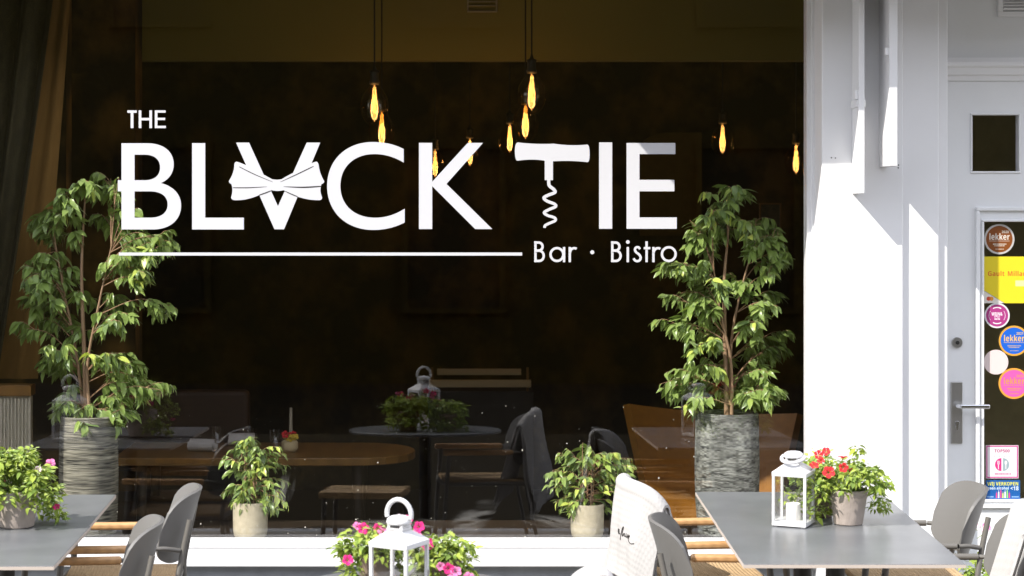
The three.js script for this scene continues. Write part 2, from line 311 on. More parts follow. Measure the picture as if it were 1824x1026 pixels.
  part('key_cylinder', [(() => { const s = new THREE.Shape(); s.absarc(0, 0.006, 0.0085, -0.6, Math.PI + 0.6); s.lineTo(-0.005, -0.018); s.absarc(0, -0.018, 0.005, Math.PI, 2 * Math.PI); return new THREE.ExtrudeGeometry(s, { depth: 0.004, bevelEnabled: true, bevelSize: 0.001, bevelThickness: 0.001 }).translate(2.072, dy(756), Z + 0.008); })()], M.chrome, plate);
  const ros = part('lock', [new THREE.CylinderGeometry(0.021, 0.022, 0.012, 28).rotateX(Math.PI / 2).translate(2.073, dy(610), Z + 0.006)], M.steel, door);
  part('keyhole', [new THREE.CylinderGeometry(0.008, 0.008, 0.004, 18).rotateX(Math.PI / 2).translate(2.073, dy(610), Z + 0.0135)], M.blackMetal, ros);
  // above the door: moulding, panel and vent
  part('transom_moulding', (() => { const q = [[0, 2.325], [0.058, 2.325], [0.062, 2.345], [0.075, 2.35], [0.082, 2.375], [0.10, 2.385], [0.10, 2.398], [0.07, 2.402], [0.06, 2.42], [0, 2.42]]; const s = new THREE.Shape(q.map((p) => new THREE.Vector2(-p[0], p[1]))); return metreUV(new THREE.ExtrudeGeometry(s, { depth: 1.05, bevelEnabled: false }).rotateY(Math.PI / 2).translate(2.006, 0, 0)); })(), M.white, house);
  part('transom_panel', bx(2.006, 3.06, 2.418, 2.748, 0.0, 0.045, 0.002), M.doorWhite, house);
  const vx = dx(1777), vy = dy(30);
  const vent = part('vent', [bx(vx, vx + 0.5, vy, vy + 0.022, 0.04, 0.058, 0.003), bx(vx, vx + 0.022, vy + 0.022, 2.745, 0.04, 0.057, 0.003)], M.white, house);
  part('backing', bx(vx + 0.02, vx + 0.5, vy + 0.02, 2.744, 0.04, 0.0475), M.blackMetal, vent);
  for (let k = 0; k < 9; k++) { const s = bx(-0.24, 0.24, -0.008, 0.008, -0.0012, 0.0012); s.rotateX(0.9); s.translate(vx + 0.262, vy + 0.031 + k * 0.0125, 0.055); part('slat', s, M.white, vent); }
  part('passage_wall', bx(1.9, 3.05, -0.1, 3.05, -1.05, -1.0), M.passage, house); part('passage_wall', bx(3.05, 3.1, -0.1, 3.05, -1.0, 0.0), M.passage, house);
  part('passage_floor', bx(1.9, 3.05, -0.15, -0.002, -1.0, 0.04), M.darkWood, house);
}

// ------------------------------------------------------------------ lettering on the window
{
  const sign = thing('window_lettering', 'large white bistro name and bow tie lettering across the display window', 'sign', [0, 0, 0.0045]);
  const P = (x, y) => new THREE.Vector2(mx(x), my(y));
  const ext = (s, d = 0.0008, z = 0) => new THREE.ExtrudeGeometry(s, { depth: d, bevelEnabled: false, curveSegments: 24 }).translate(0, 0, z);
  const poly = (a, d, z) => ext(new THREE.Shape(a.map((p) => P(...p))), d, z);
  const bez = (s, c) => { for (const q of c) q.length === 2 ? s.lineTo(...P(...q).toArray()) : q.length === 4 ? s.quadraticCurveTo(...P(q[0], q[1]).toArray(), ...P(q[2], q[3]).toArray()) : s.bezierCurveTo(...P(q[0], q[1]).toArray(), ...P(q[2], q[3]).toArray(), ...P(q[4], q[5]).toArray()); return s; };
  const from = (K, x, y, c) => { const s = new K(); s.moveTo(...P(x, y).toArray()); return bez(s, c); };
  const rect = (x0, y0, x1, y1, z = 0) => poly([[x0, y1], [x1, y1], [x1, y0], [x0, y0]], 0.0008, z);
  // B
  const B = from(THREE.Shape, 216.7, 408.7, [[216.7, 340.9], [210.2, 340.9], [210.2, 321], [216.7, 321], [216.7, 255.2], [262, 255.2], [292, 255.2, 309.7, 270, 309.7, 293], [309.7, 308, 301, 320, 287, 326], [309, 332, 322.8, 346, 322.8, 366], [322.8, 392, 303, 408.7, 272, 408.7]]);
  B.holes.push(from(THREE.Path, 240, 275.6, [[240, 321], [258, 321], [275, 321, 285.4, 313, 285.4, 298], [285.4, 284, 275, 275.6, 258, 275.6]]), from(THREE.Path, 240, 340.9, [[240, 387.7], [268, 387.7], [287, 387.7, 298.9, 379, 298.9, 364.5], [298.9, 349, 287, 340.9, 266, 340.9]]));
  part('letter', ext(B), M.vinyl, sign);
  part('letter', poly([[342.4, 408.7], [434.6, 408.7], [434.6, 387.7], [365.8, 387.7], [365.8, 255], [342.4, 255]]), M.vinyl, sign);
  part('letter', poly([[420.7, 254], [489.1, 408.4], [506.1, 408.4], [570.5, 254], [546.5, 254], [495.3, 367.2], [443.9, 254]]), M.vinyl, sign);
  // bow tie on the letter
  const z7 = (x, y) => [400 + x * 0.17544, 240 + y * 0.17544], t7 = (a) => a.length === 2 ? z7(...a) : a.length === 4 ? [...z7(a[0], a[1]), ...z7(a[2], a[3])] : [...z7(a[0], a[1]), ...z7(a[2], a[3]), ...z7(a[4], a[5])];
  const bow = from(THREE.Shape, ...z7(210, 305), [[150, 280, 125, 274], [102, 274, 100, 310], [98, 390, 45, 470], [48, 494, 70, 500], [92, 560, 68, 635], [72, 664, 110, 665], [230, 668, 360, 610], [420, 580, 480, 563], [540, 578, 600, 563], [680, 600, 740, 628], [860, 668, 965, 664], [996, 660, 990, 630], [962, 570, 985, 502], [1016, 490, 1012, 470], [970, 400, 958, 320], [950, 270, 930, 274], [905, 278, 885, 290], [715, 378], [640, 415, 580, 452], [530, 462, 480, 450], [440, 428, 390, 400]].map(t7));
  part('bow_tie', ext(bow, 0.0008, 0.0009), M.vinyl, sign);
  const strokeShape = (pts, w) => { // ribbon round a polyline of pixels
    const L = [], R = []; const v = pts.map((p) => new THREE.Vector2(...p));
    v.forEach((p, i) => { const a = v[Math.max(0, i - 1)], b = v[Math.min(v.length - 1, i + 1)], d = b.clone().sub(a).normalize(), ww = (typeof w === 'function' ? w(i / (v.length - 1)) : w) / 2; L.push([p.x - d.y * ww, p.y + d.x * ww]); R.push([p.x + d.y * ww, p.y - d.x * ww]); });
    return L.concat(R.reverse());
  };
  const curve = (pts, n = 40) => new THREE.SplineCurve(pts.map((p) => new THREE.Vector2(...p))).getPoints(n).map((p) => [p.x, p.y]);
  const crease = (pts, w) => poly(strokeShape(curve(pts.map((p) => z7(...p)), 16), (t) => 0.5 + 1.7 * w * Math.sin(Math.PI * Math.min(1, t * 0.8 + 0.2))), 0.0004, 0.0018);
  part('crease', [crease([[150, 325], [300, 400], [490, 480]], 0.55), crease([[905, 320], [740, 400], [568, 480]], 0.7), crease([[85, 538], [250, 538], [430, 528]], 0.7), crease([[978, 524], [800, 534], [600, 527]], 1.2), crease([[352, 612], [420, 588], [478, 566]], 0.6), crease([[742, 628], [670, 598], [602, 566]], 0.6)], M.darkInk, sign);
  // C
  const C = from(THREE.Shape, 719.2, 265.6, [[703, 257, 684, 253, 664, 253], [616, 253, 582.8, 286, 582.8, 331.5], [582.8, 377, 616, 409.6, 665, 409.6], [685, 409.6, 704, 405, 721, 396.2], [721, 371.6], [704, 382.5, 687, 387.8, 668, 387.8], [631, 387.8, 606.4, 365, 606.4, 331], [606.4, 297, 631, 274.5, 667, 274.5], [686, 274.5, 703, 280, 719.2, 289.7]]);
  part('letter', ext(C), M.vinyl, sign);
  part('letter', poly([[746.3, 408], [769.9, 408], [769.9, 331.5], [846.5, 408], [876.9, 408], [795.2, 327.7], [860.4, 254.5], [833.3, 254.5], [769.9, 323.9], [769.9, 254.5], [746.3, 254.5]]), M.vinyl, sign);
  // corkscrew T
  const z5 = (x, y) => [880 + x * 0.25333, 220 + y * 0.25333], t5 = (a) => a.length === 2 ? z5(...a) : [...z5(a[0], a[1]), ...z5(a[2], a[3])];
  const T = from(THREE.Shape, ...z5(146, 195), [[148, 134, 168, 133], [290, 148, 420, 142], [540, 160, 655, 148], [672, 152, 672, 215], [672, 272, 655, 272], [540, 258, 414, 266], [414, 398], [356, 398], [356, 262], [270, 246, 165, 262], [148, 262, 146, 195]].map(t5));
  part('corkscrew', ext(T), M.vinyl, sign);
  const hel = curve([[384, 396], [388, 436], [418, 462], [428, 484], [380, 504], [350, 522], [372, 545], [424, 566], [432, 584], [386, 605], [352, 626], [376, 646], [424, 662], [430, 682], [392, 700], [360, 716], [354, 734]].map((p) => z5(...p)), 120);
  part('corkscrew_spiral', poly(strokeShape(hel, (t) => 5.8 - 1.2 * t), 0.0006, 0.0009), M.vinyl, sign);
  part('letter', rect(1067, 253.7, 1090.3, 407.5), M.vinyl, sign);
  part('letter', poly([[1115.9, 407.5], [1205.3, 407.5], [1205.3, 387.2], [1138.9, 387.2], [1138.9, 340.8], [1201, 340.8], [1201, 320.3], [1138.9, 320.3], [1138.9, 274.5], [1202.7, 274.5], [1202.7, 254.7], [1115.9, 254.7]]), M.vinyl, sign);
  part('underline', rect(212, 449.7, 930, 455.2), M.vinyl, sign);
  // THE
  const z3 = (x, y) => [200 + x * 0.29248, 180 + y * 0.29248], r3 = (a, b, c, d) => poly([[a, d], [c, d], [c, b], [a, b]].map((p) => z3(...p)));
  part('letter', poly([[93, 57], [150, 57], [150, 72], [130, 72], [130, 165], [113, 165], [113, 72], [93, 72]].map((p) => z3(...p)).reverse()), M.vinyl, sign);
  part('letter', poly([[162, 57], [178, 57], [178, 103], [227, 103], [227, 57], [243, 57], [243, 165], [227, 165], [227, 118], [178, 118], [178, 165], [162, 165]].map((p) => z3(...p)).reverse()), M.vinyl, sign);
  part('letter', poly([[260, 57], [326, 57], [326, 71], [276, 71], [276, 102], [323, 102], [323, 116], [276, 116], [276, 151], [327, 151], [327, 165], [260, 165]].map((p) => z3(...p)).reverse()), M.vinyl, sign);
  // Bar . Bistro as pen strokes
  const st = (pts, z = 0, w = 4.2) => poly(strokeShape(pts.map((p) => z5(...p)), w), 0.0008, z);
  const arc = (cx, cy, rx, ry, a0, a1, n = 20) => Array.from({ length: n + 1 }, (_, i) => { const a = a0 + (a1 - a0) * i / n; return [cx + rx * Math.cos(a), cy + ry * Math.sin(a)]; });
  const ring = (cx, cy, r, z) => { const s = new THREE.Shape(arc(cx, cy, r + 8.3, r + 8.3, 0, 2 * Math.PI, 40).map((p) => P(...z5(...p)))); s.holes.push(new THREE.Path(arc(cx, cy, r - 8.3, r - 8.3, 0, 2 * Math.PI, 40).map((p) => P(...z5(...p))))); return ext(s, 0.0008, z); };
  const dot = (cx, cy, r) => ext(new THREE.Shape(arc(cx, cy, r, r, 0, 2 * Math.PI, 24).map((p) => P(...z5(...p)))));
  const bigB = (x) => [st([[x + 9, 828], [x + 9, 975]]), st([[x, 837], [x + 30, 837], ...arc(x + 32, 865, 27, 28, -Math.PI / 2, Math.PI / 2), [x + 5, 893]], 0.0009), st([[x + 5, 894], [x + 32, 894], ...arc(x + 34, 930, 33, 36, -Math.PI / 2, Math.PI / 2), [x, 966]], 0.0018)];
  part('letter', bigB(282), M.vinyl, sign);
  part('letter', [ring(442, 921, 45, 0), st([[492, 868], [492, 975]], 0.0009)], M.vinyl, sign);
  const smallR = (x) => [st([[x, 868], [x, 975]]), st([...arc(x + 32, 908, 30, 32, Math.PI, 1.68 * Math.PI, 12)], 0.0009)];
  part('letter', smallR(532), M.vinyl, sign);
  part('dot', dot(690, 905, 14), M.vinyl, sign);
  part('letter', bigB(822), M.vinyl, sign);
  part('letter', [st([[940, 868], [940, 975]]), dot(940, 833, 13)], M.vinyl, sign);
  part('letter', [st(curve([[1026, 882], [1014, 870], [998, 872], [990, 886], [998, 904], [1018, 920], [1030, 940], [1024, 960], [1006, 968], [990, 962], [981, 948]], 50))], M.vinyl, sign);
  part('letter', [st([[1072, 828], [1072, 975]]), st([[1052, 876], [1098, 876]], 0.0009)], M.vinyl, sign);
  part('letter', smallR(1120), M.vinyl, sign);
  part('letter', ring(1228, 918, 48, 0), M.vinyl, sign);
}

// ------------------------------------------------------------------ stickers on the door pane
{
  const Z = 0.032, dx = (p) => mx(p, Z), dy = (p) => my(p, Z), S = sc(Z);
  function canvas(w, h, draw) { const c = document.createElement('canvas'); c.width = w; c.height = h; const g = c.getContext('2d'); draw(g, w, h); const t = new THREE.CanvasTexture(c); t.colorSpace = THREE.SRGBColorSpace; return new THREE.MeshStandardMaterial({ map: t, color: rgb(0.72, 0.72, 0.72), roughness: 0.45 }); }
  const txt = (g, s, x, y, size, color, w, bold = 'bold') => { g.font = bold + ' ' + size + 'px sans-serif'; g.fillStyle = color; g.textAlign = 'center'; g.textBaseline = 'middle'; w ? g.fillText(s, x, y, w) : g.fillText(s, x, y); };
  const lines = (g, x0, x1, y, h, color, s) => { g.fillStyle = color; reseed(s); for (let x = x0; x < x1;) { const w = rr(4, 10); g.fillRect(x, y - h / 2, w, h); x += w + rr(1.5, 4); } };
  function disc(px, py, r, mat, label, k) {
    const g = new THREE.CircleGeometry(r / S, 48); const rim = new THREE.CylinderGeometry(r / S, r / S, 0.0006, 48, 1, true).rotateX(Math.PI / 2).translate(0, 0, -0.0003);
    const o = part(numbered('sticker'), [g, rim], mat, scene); o.position.set(dx(px), dy(py), Z + 0.0008 + k * 0.0004); tag(o, label, 'sticker'); return o;
  }
  function card(x0, y0, x1, y1, mat, label, k) {
    const w = (x1 - x0) / S, h = (y1 - y0) / S, g = new THREE.PlaneGeometry(w, h), b = new THREE.BoxGeometry(w, h, 0.0006).translate(0, 0, -0.00035);
    const o = part(numbered('sticker'), [g, b], mat, scene); o.position.set(dx((x0 + x1) / 2), dy((y0 + y1) / 2), Z + 0.0008 + k * 0.0004); tag(o, label, 'sticker'); return o;
  }
  const round = (bg, ringC, draw) => canvas(256, 256, (g) => { g.fillStyle = ringC; g.fillRect(0, 0, 256, 256); g.fillStyle = bg; g.beginPath(); g.arc(128, 128, 112, 0, 7); g.fill(); draw(g); });
  const lekker = (c, small, year) => (g) => { txt(g, 'lekker', 128, 108, 72, c, 176); if (year) txt(g, year, 178, 66, 30, c, 62); g.fillStyle = c; g.fillRect(40, 142, 176, 3); lines(g, 74, 186, 170, 11, small, 3); lines(g, 84, 174, 184, 9, small, 8); lines(g, 96, 160, 212, 7, small, 5); };
  disc(1780, 426, 27, round('#8a4a10', '#c9c6c2', lekker('#e8e2d8', '#d9d0c4', '2020')), 'round brown sticker with a silver rim, topmost on the door pane', 0);
  disc(1776, 562, 22.5, round('#b23a86', '#e8e6e8', (g) => { txt(g, 'WIJN&', 128, 112, 46, '#fff', 112); txt(g, 'SPIJS', 128, 140, 26, '#f4dcec', 100); lines(g, 102, 154, 164, 14, '#fff', 4); g.strokeStyle = '#fff'; g.lineWidth = 10; g.beginPath(); g.arc(128, 128, 82, -2.1, -1.04); g.stroke(); g.beginPath(); g.arc(128, 128, 82, 1.04, 2.1); g.stroke(); g.lineWidth = 4; g.beginPath(); g.arc(128, 128, 82, -0.6, 0.6); g.stroke(); g.beginPath(); g.arc(128, 128, 82, 2.54, 3.74); g.stroke(); }), 'round purple sticker with a white rim below the yellow card', 0);
  disc(1806, 607, 27, round('#1267d8', '#e8aa3c', lekker('#f0c070', '#c8a890', '2021')), 'round blue sticker with an orange rim on the door pane', 1);
  disc(1774, 645, 22, canvas(64, 64, (g) => { g.fillStyle = '#efdcd8'; g.fillRect(0, 0, 64, 64); }), 'plain round pale pink sticker on the door pane', 0);
  disc(1806, 683, 27.5, round('#ff62b4', '#f0a83c', lekker('#f09a5a', '#ee9468', '2022')), 'round bright pink sticker with an orange rim, lowest of the round ones', 1);
  card(1753, 457, 1842, 540, canvas(512, 480, (g) => {
    g.fillStyle = '#f6df2a'; g.fillRect(0, 0, 512, 480); g.fillStyle = '#efe9e0'; g.beginPath(); g.moveTo(0, 350); g.lineTo(210, 480); g.lineTo(0, 480); g.fill(); g.strokeStyle = '#8f8c84'; g.lineWidth = 5; g.beginPath(); g.moveTo(0, 352); g.lineTo(210, 482); g.stroke();
    g.font = 'bold 68px sans-serif'; g.fillStyle = '#e0672a'; g.textAlign = 'left'; g.fillText('Gault', 34, 200, 176); g.fillText('Millau', 236, 200, 200); g.fillStyle = '#fbf0a8'; g.fillRect(320, 246, 150, 60);
    g.fillStyle = '#d8482a'; g.beginPath(); g.arc(46, 434, 22, 0, 7); g.fill(); g.fillStyle = '#eda03a'; g.beginPath(); g.arc(74, 434, 22, 0, 7); g.fill(); g.fillStyle = '#e2702e'; g.beginPath(); g.ellipse(60, 434, 8, 17, 0, 0, 7); g.fill();
  }), 'yellow rectangular restaurant guide card on the door pane', 0);
  card(1756, 793, 1814, 852, canvas(256, 256, (g) => {
    g.fillStyle = '#f1ecee'; g.fillRect(0, 0, 256, 256); g.strokeStyle = '#cf4f93'; g.lineWidth = 9; g.strokeRect(8, 8, 240, 240); txt(g, 'TOP500', 128, 44, 34, '#b0276c', 124);
    for (let k = 0; k < 4; k++) { g.fillStyle = '#d9b8c6'; g.fillRect(66 + k * 38, 80, 7, 9); }
    g.fillStyle = '#dd2f86'; g.beginPath(); g.arc(122, 150, 50, Math.PI / 2, 1.5 * Math.PI); g.fill(); g.fillStyle = '#9fb3b8'; g.beginPath(); g.arc(134, 150, 50, -Math.PI / 2, Math.PI / 2); g.fill();
    g.strokeStyle = '#f1ecee'; g.lineWidth = 4; for (const x of [92, 99, 106]) { g.beginPath(); g.moveTo(x, 120); g.lineTo(x, 148); g.stroke(); } g.lineWidth = 7; g.beginPath(); g.moveTo(99, 148); g.lineTo(99, 186); g.stroke(); g.fillStyle = '#f1ecee'; g.beginPath(); g.ellipse(157, 135, 10, 16, 0, 0, 7); g.fill(); g.beginPath(); g.moveTo(157, 148); g.lineTo(157, 184); g.stroke();
    lines(g, 70, 190, 222, 11, '#c86a9a', 6);
  }), 'white square sticker with fork and spoon halves in a pink border', 0);
  card(1756, 855, 1817, 889, canvas(384, 216, (g) => {
    g.fillStyle = '#0f5da6'; g.fillRect(0, 0, 384, 216); txt(g, 'WIJ VERKOPEN', 192, 42, 56, '#f2ea5a', 350); g.font = 'bold 44px sans-serif'; g.textAlign = 'left'; g.fillStyle = '#e8f2fa'; g.fillText('geen alcohol', 16, 92, 244); g.font = 'bold 62px sans-serif'; g.fillText('<18', 274, 94, 94);
    const b = ['#e04a8a', '#f0e8f0', '#e04a8a', '#d8e86a', '#f6f6f6', '#9adc6a', '#e04a8a']; b.forEach((c, k) => { g.fillStyle = c; const x = 112 + k * 24; g.fillRect(x, 150 - (k % 3) * 16, 15, 54 + (k % 3) * 16); g.fillRect(x + 5, 130 - (k % 3) * 16, 5, 22); });
    lines(g, 18, 90, 190, 12, '#a8c8e8', 2); lines(g, 290, 370, 190, 12, '#a8c8e8', 7);
  }), 'blue rectangular sticker about alcohol at the bottom of the door pane', 0);
}

// ------------------------------------------------------------------ tables
function onSlope(o, x, z, turn = 0) { o.position.set(x, ground(z), z); o.rotation.set(SLOPE, turn, 0); return o; }
function squareTable(label, x, z, w, d, h, turn) {
  const t = onSlope(thing('bistro_table', label, 'table', [0, 0, 0], 0, 'grey bistro tables in front of the window'), x, z, turn);
  part('tabletop', bx(-w / 2, w / 2, h - 0.012, h, -d / 2, d / 2, 0.0015), M.slate, t);
  part('edge_band', [bx(-w / 2 - 0.001, w / 2 + 0.001, h - 0.0125, h - 0.002, d / 2 - 0.003, d / 2 + 0.0012), bx(-w / 2 - 0.0012, -w / 2 + 0.003, h - 0.0125, h - 0.002, -d / 2, d / 2), bx(w / 2 - 0.003, w / 2 + 0.0012, h - 0.0125, h - 0.002, -d / 2, d / 2)], M.slateEdge, t);
  part('pedestal', [new THREE.CylinderGeometry(0.032, 0.032, h - 0.03, 20).translate(0, (h - 0.012) / 2, 0), bx(-0.16, 0.16, h - 0.03, h - 0.0135, -0.16, 0.16, 0.003)], M.blackMetal, t);
  part('foot', [bx(-0.22, 0.22, 0.0, 0.018, -0.22, 0.22, 0.006)], M.blackMetal, t);
  return t;
}
squareTable('grey bistro table with a leafy pot, nearer of the pair before the left plant', -1.607, 1.815, 0.70, 0.70, 0.752, 0.0);
squareTable('grey bistro table nearest the striped planter, behind the one with the leafy pot', -1.622, 1.118, 0.70, 0.685, 0.746, 0.012);
squareTable('grey bistro table holding the small white lantern and the red flowers', 1.266, 1.785, 0.70, 0.70, 0.752, 0);
squareTable('grey bistro table next to the pilaster, behind the small white lantern', 1.268, 1.087, 0.70, 0.69, 0.751, 0);
{
  const t = onSlope(thing('round_table', 'round grey table under the large lantern, seen mirrored in the window', 'table'), -0.15, 2.45);
  part('tabletop', lathe([[0, 0.705], [0.394, 0.705], [0.4, 0.708], [0.4, 0.717], [0.397, 0.72], [0, 0.72]], 64), M.slate, t);
  part('pedestal', new THREE.CylinderGeometry(0.032, 0.032, 0.70, 20).translate(0, 0.352, 0), M.blackMetal, t);
  part('foot', lathe([[0, 0.02], [0.2, 0.012], [0.21, 0], [0, 0]], 32), M.blackMetal, t);
}

// ------------------------------------------------------------------ armchairs (front towards +z in their own axes)
const SR = 0.29, SPH = 0.84, SZ = -0.205;
const shellPoint = (phi, y, off = 0) => { const r = SR + off; return V(r * Math.sin(phi), y, SZ + SR - r * Math.cos(phi) - (y - 0.5) * 0.30); };
function shellGeo() {
  return slab((u, v) => {
    const a = (u * 2 - 1), k = Math.pow(Math.max(0, 1 - Math.pow(Math.abs(a), 4.2)), 1 / 2.6), top = 0.655 + 0.135 * k, bot = 0.655 - 0.125 * k;
    return shellPoint(a * SPH, bot + (top - bot) * v, 0);
  }, 40, 14, 0.012);
}
function makeChair(label, wood = true) {
  const c = thing('armchair', label, 'chair', [0, 0, 0], 0, 'grey terrace armchairs with wooden arms');
  part('backrest', shellGeo(), M.chairGrey, c);
  part('seat', slab((u, v) => { const x = (u - 0.5) * (0.44 - 0.03 * (1 - v)), z = -0.20 + v * 0.41; return V(x, 0.452 - 0.018 * Math.sin(Math.PI * u) * Math.sin(Math.PI * v), z); }, 14, 14, 0.022), M.rope, c);
  part('seat_frame', [tube([[-0.21, 0.44, -0.2], [-0.225, 0.44, 0.2], [-0.2, 0.44, 0.215], [0.2, 0.44, 0.215], [0.225, 0.44, 0.2], [0.21, 0.44, -0.2]], 0.011, 8, 50), tube([[-0.21, 0.44, -0.205], [0.21, 0.44, -0.205]], 0.011, 8)], M.chairFrame, c);
  for (const s of [-1, 1]) {
    part('leg', limb([[s * 0.245, 0.002, 0.235], [s * 0.236, 0.44, 0.21], [s * 0.236, 0.598, 0.195]], 0.011, 0.0125, 10, 16), M.chairFrame, c);
    part('leg', limb([[s * 0.23, 0.002, -0.30], [s * 0.205, 0.44, -0.215], [s * 0.185, 0.56, -0.232], [s * 0.175, 0.70, -0.262]], 0.011, 0.0105, 10, 22), M.chairFrame, c);
    part('armrest', wood ? new RoundedBoxGeometry(0.034, 0.028, 0.37, 4, 0.012).translate(s * 0.24, 0.605, 0.045) : tube([[s * 0.238, 0.60, 0.195], [s * 0.238, 0.605, 0.16], [s * 0.238, 0.605, -0.13]], 0.0115, 10), wood ? M.armWood : M.chairFrame, c);
    part('arm_joint', tube([[s * 0.24, 0.605, -0.135], [s * 0.225, 0.603, -0.175], [s * 0.19, 0.59, -0.225]], 0.0085, 8), M.chairFrame, c);
  }
  return c;
}
const chair0 = makeChair('grey armchair at the left tables, farther one beside the window sill');
const chair1 = makeChair('bare grey armchair standing beside the door handle', false);
function chair(label, x, z, turn, from = chair0) {
  const c = from.clone(); c.name = numbered('armchair'); c.userData = { ...chair0.userData, label }; scene.add(c); return onSlope(c, x, z, turn);
}
const FR = Math.PI / 2;      // facing +x
onSlope(chair0, -1.235, 0.89, -FR + 0.06);
chair('grey armchair at the left tables, nearer one cut off by the picture edge', -1.285, 1.58, -FR + 0.1);
const cB = chair('grey armchair mostly hidden under the embroidered white blanket', 0.935, 0.80, FR + 0.10);
chair('bare grey armchair seen from behind, beside the one with the embroidered blanket', 0.965, 1.53, FR - 0.06);
onSlope(chair1, 1.70, 0.83, -FR + 0.02);
const cR = chair('grey armchair nearest the bottom of the door, under a white blanket', 1.735, 1.50, -FR + 0.0, chair1);
const cN = chair('grey armchair under a white throw, cut off by the picture bottom', 0.15, 2.60, -FR - 0.1);

// ------------------------------------------------------------------ blankets over chair backs (built in the chair's own axes)
function blanket(label, c, phi0, phi1, outY, inY, s0, layers = 2) {
  const b = thing('blanket', label, 'blanket', [0, 0, 0], 0, 'white blankets over armchair backs'); b.position.copy(c.position); b.rotation.copy(c.rotation);
  const topY = 0.795;
  const pt = (u, v, lay) => { // v 0 outer hem, 1 inner hem
    const phi = phi0 + (phi1 - phi0) * u + 0.05 * lay * (u - 0.5), d = 0.010 + 0.016 * lay;
    const Lo = topY - outY + 0.035 * (1 - lay), Li = topY - inY - 0.02 * lay, arc = Math.PI * (0.012 + d), L = Lo + arc + Li, t = v * L;
    const rip = 0.006 * Math.sin(9 * phi + s0) + 0.004 * Math.sin(23 * phi + s0 * 2);
    const a = (phi / SPH), k = Math.pow(Math.max(0.001, 1 - Math.pow(Math.min(0.97, Math.abs(a)), 4.2)), 1 / 2.6), ty = 0.655 + 0.135 * k + 0.005;
    if (t < Lo) { const y = ty - (Lo - t), hang = ty - y, p = shellPoint(phi, ty - 0.01, d + rip * Math.min(1, hang * 6)); p.y = y; p.z -= hang * (0.085 + 0.05 * lay) + 0.010 * Math.sin(hang * 15 + phi * 3 + s0) * Math.min(1, hang * 4); p.x *= 1 + hang * 0.25; return p; }
    if (t < Lo + arc) { const w = (t - Lo) / arc * Math.PI, p = shellPoint(phi, ty, d * Math.cos(w)); p.y = ty + d * Math.sin(w); return p; }
    const y = ty - (t - Lo - arc); const p = shellPoint(phi, y, -d - 0.3 * Math.abs(rip)); return p;
  };
  for (let l = layers - 1; l >= 0; l--) part('fold', slab((u, v) => pt(u, v, l), 28, 70, 0.010), M.blanket, b);
  return [b, pt];
}
{
  const [b, pt] = blanket('white folded blanket with dark embroidered writing over an armchair back', cB, -0.8, 0.22, 0.47, 0.50, 1.2);
  // handwriting stitched into the outer side
  const s = (pts, z) => tube(pts.map(([u, v]) => { const p = pt(u, v, 1), e = 0.01, n = pt(u + e, v, 1).sub(pt(u - e, v, 1)).cross(pt(u, v + e, 1).sub(pt(u, v - e, 1))).normalize(); if (n.z > 0) n.negate(); return p.addScaledVector(n, 0.0062); }), 0.0016, 5, 60);
  const U = (x) => 0.56 - 0.36 * x, Vv = (y) => 0.20 + 0.055 * y;
  part('embroidery', [s([[0, .4], [.04, .7], [.07, .3], [.11, .3], [.14, .7], [.17, .3], [.22, .35]].map(([x, y]) => [U(x), Vv(y)])), s([[.24, -.2], [.32, .9], [.37, 1.1], [.33, .4], [.35, .2], [.42, .55], [.44, .25], [.5, .3]].map(([x, y]) => [U(x), Vv(y)])), s([[.52, .6], [.54, .25], [.6, .3], [.66, .6], [.68, .25], [.75, .45], [.8, .6], [.74, .6], [.76, .15], [.9, .05], [1, .2]].map(([x, y]) => [U(x), Vv(y)]))], M.darkInk, b);
  blanket('white blanket over the armchair back nearest the bottom of the door', cR, -0.55, 0.75, 0.30, 0.40, 2.5);
  blanket('white throw over an armchair back at the very bottom of the picture', cN, -0.82, 0.10, 0.36, 0.38, 4.0);
}
{ // woven stool that only shows as a sunlit reflection
  const s = onSlope(thing('woven_stool', 'low stool with a woven rope seat, seen mirrored in the window', 'stool'), -0.44, 1.8, 0.12);
  part('seat', slab((u, v) => V((u - 0.5) * 0.40, 0.452 - 0.015 * Math.sin(Math.PI * u) * Math.sin(Math.PI * v), (v - 0.5) * 0.38), 12, 12, 0.03), M.rope, s);
  for (const [a, b] of [[-1, -1], [1, -1], [-1, 1], [1, 1]]) part('leg', limb([[a * 0.19, 0.002, b * 0.18], [a * 0.175, 0.44, b * 0.165]], 0.011, 0.013, 8), M.chairFrame, s);
}

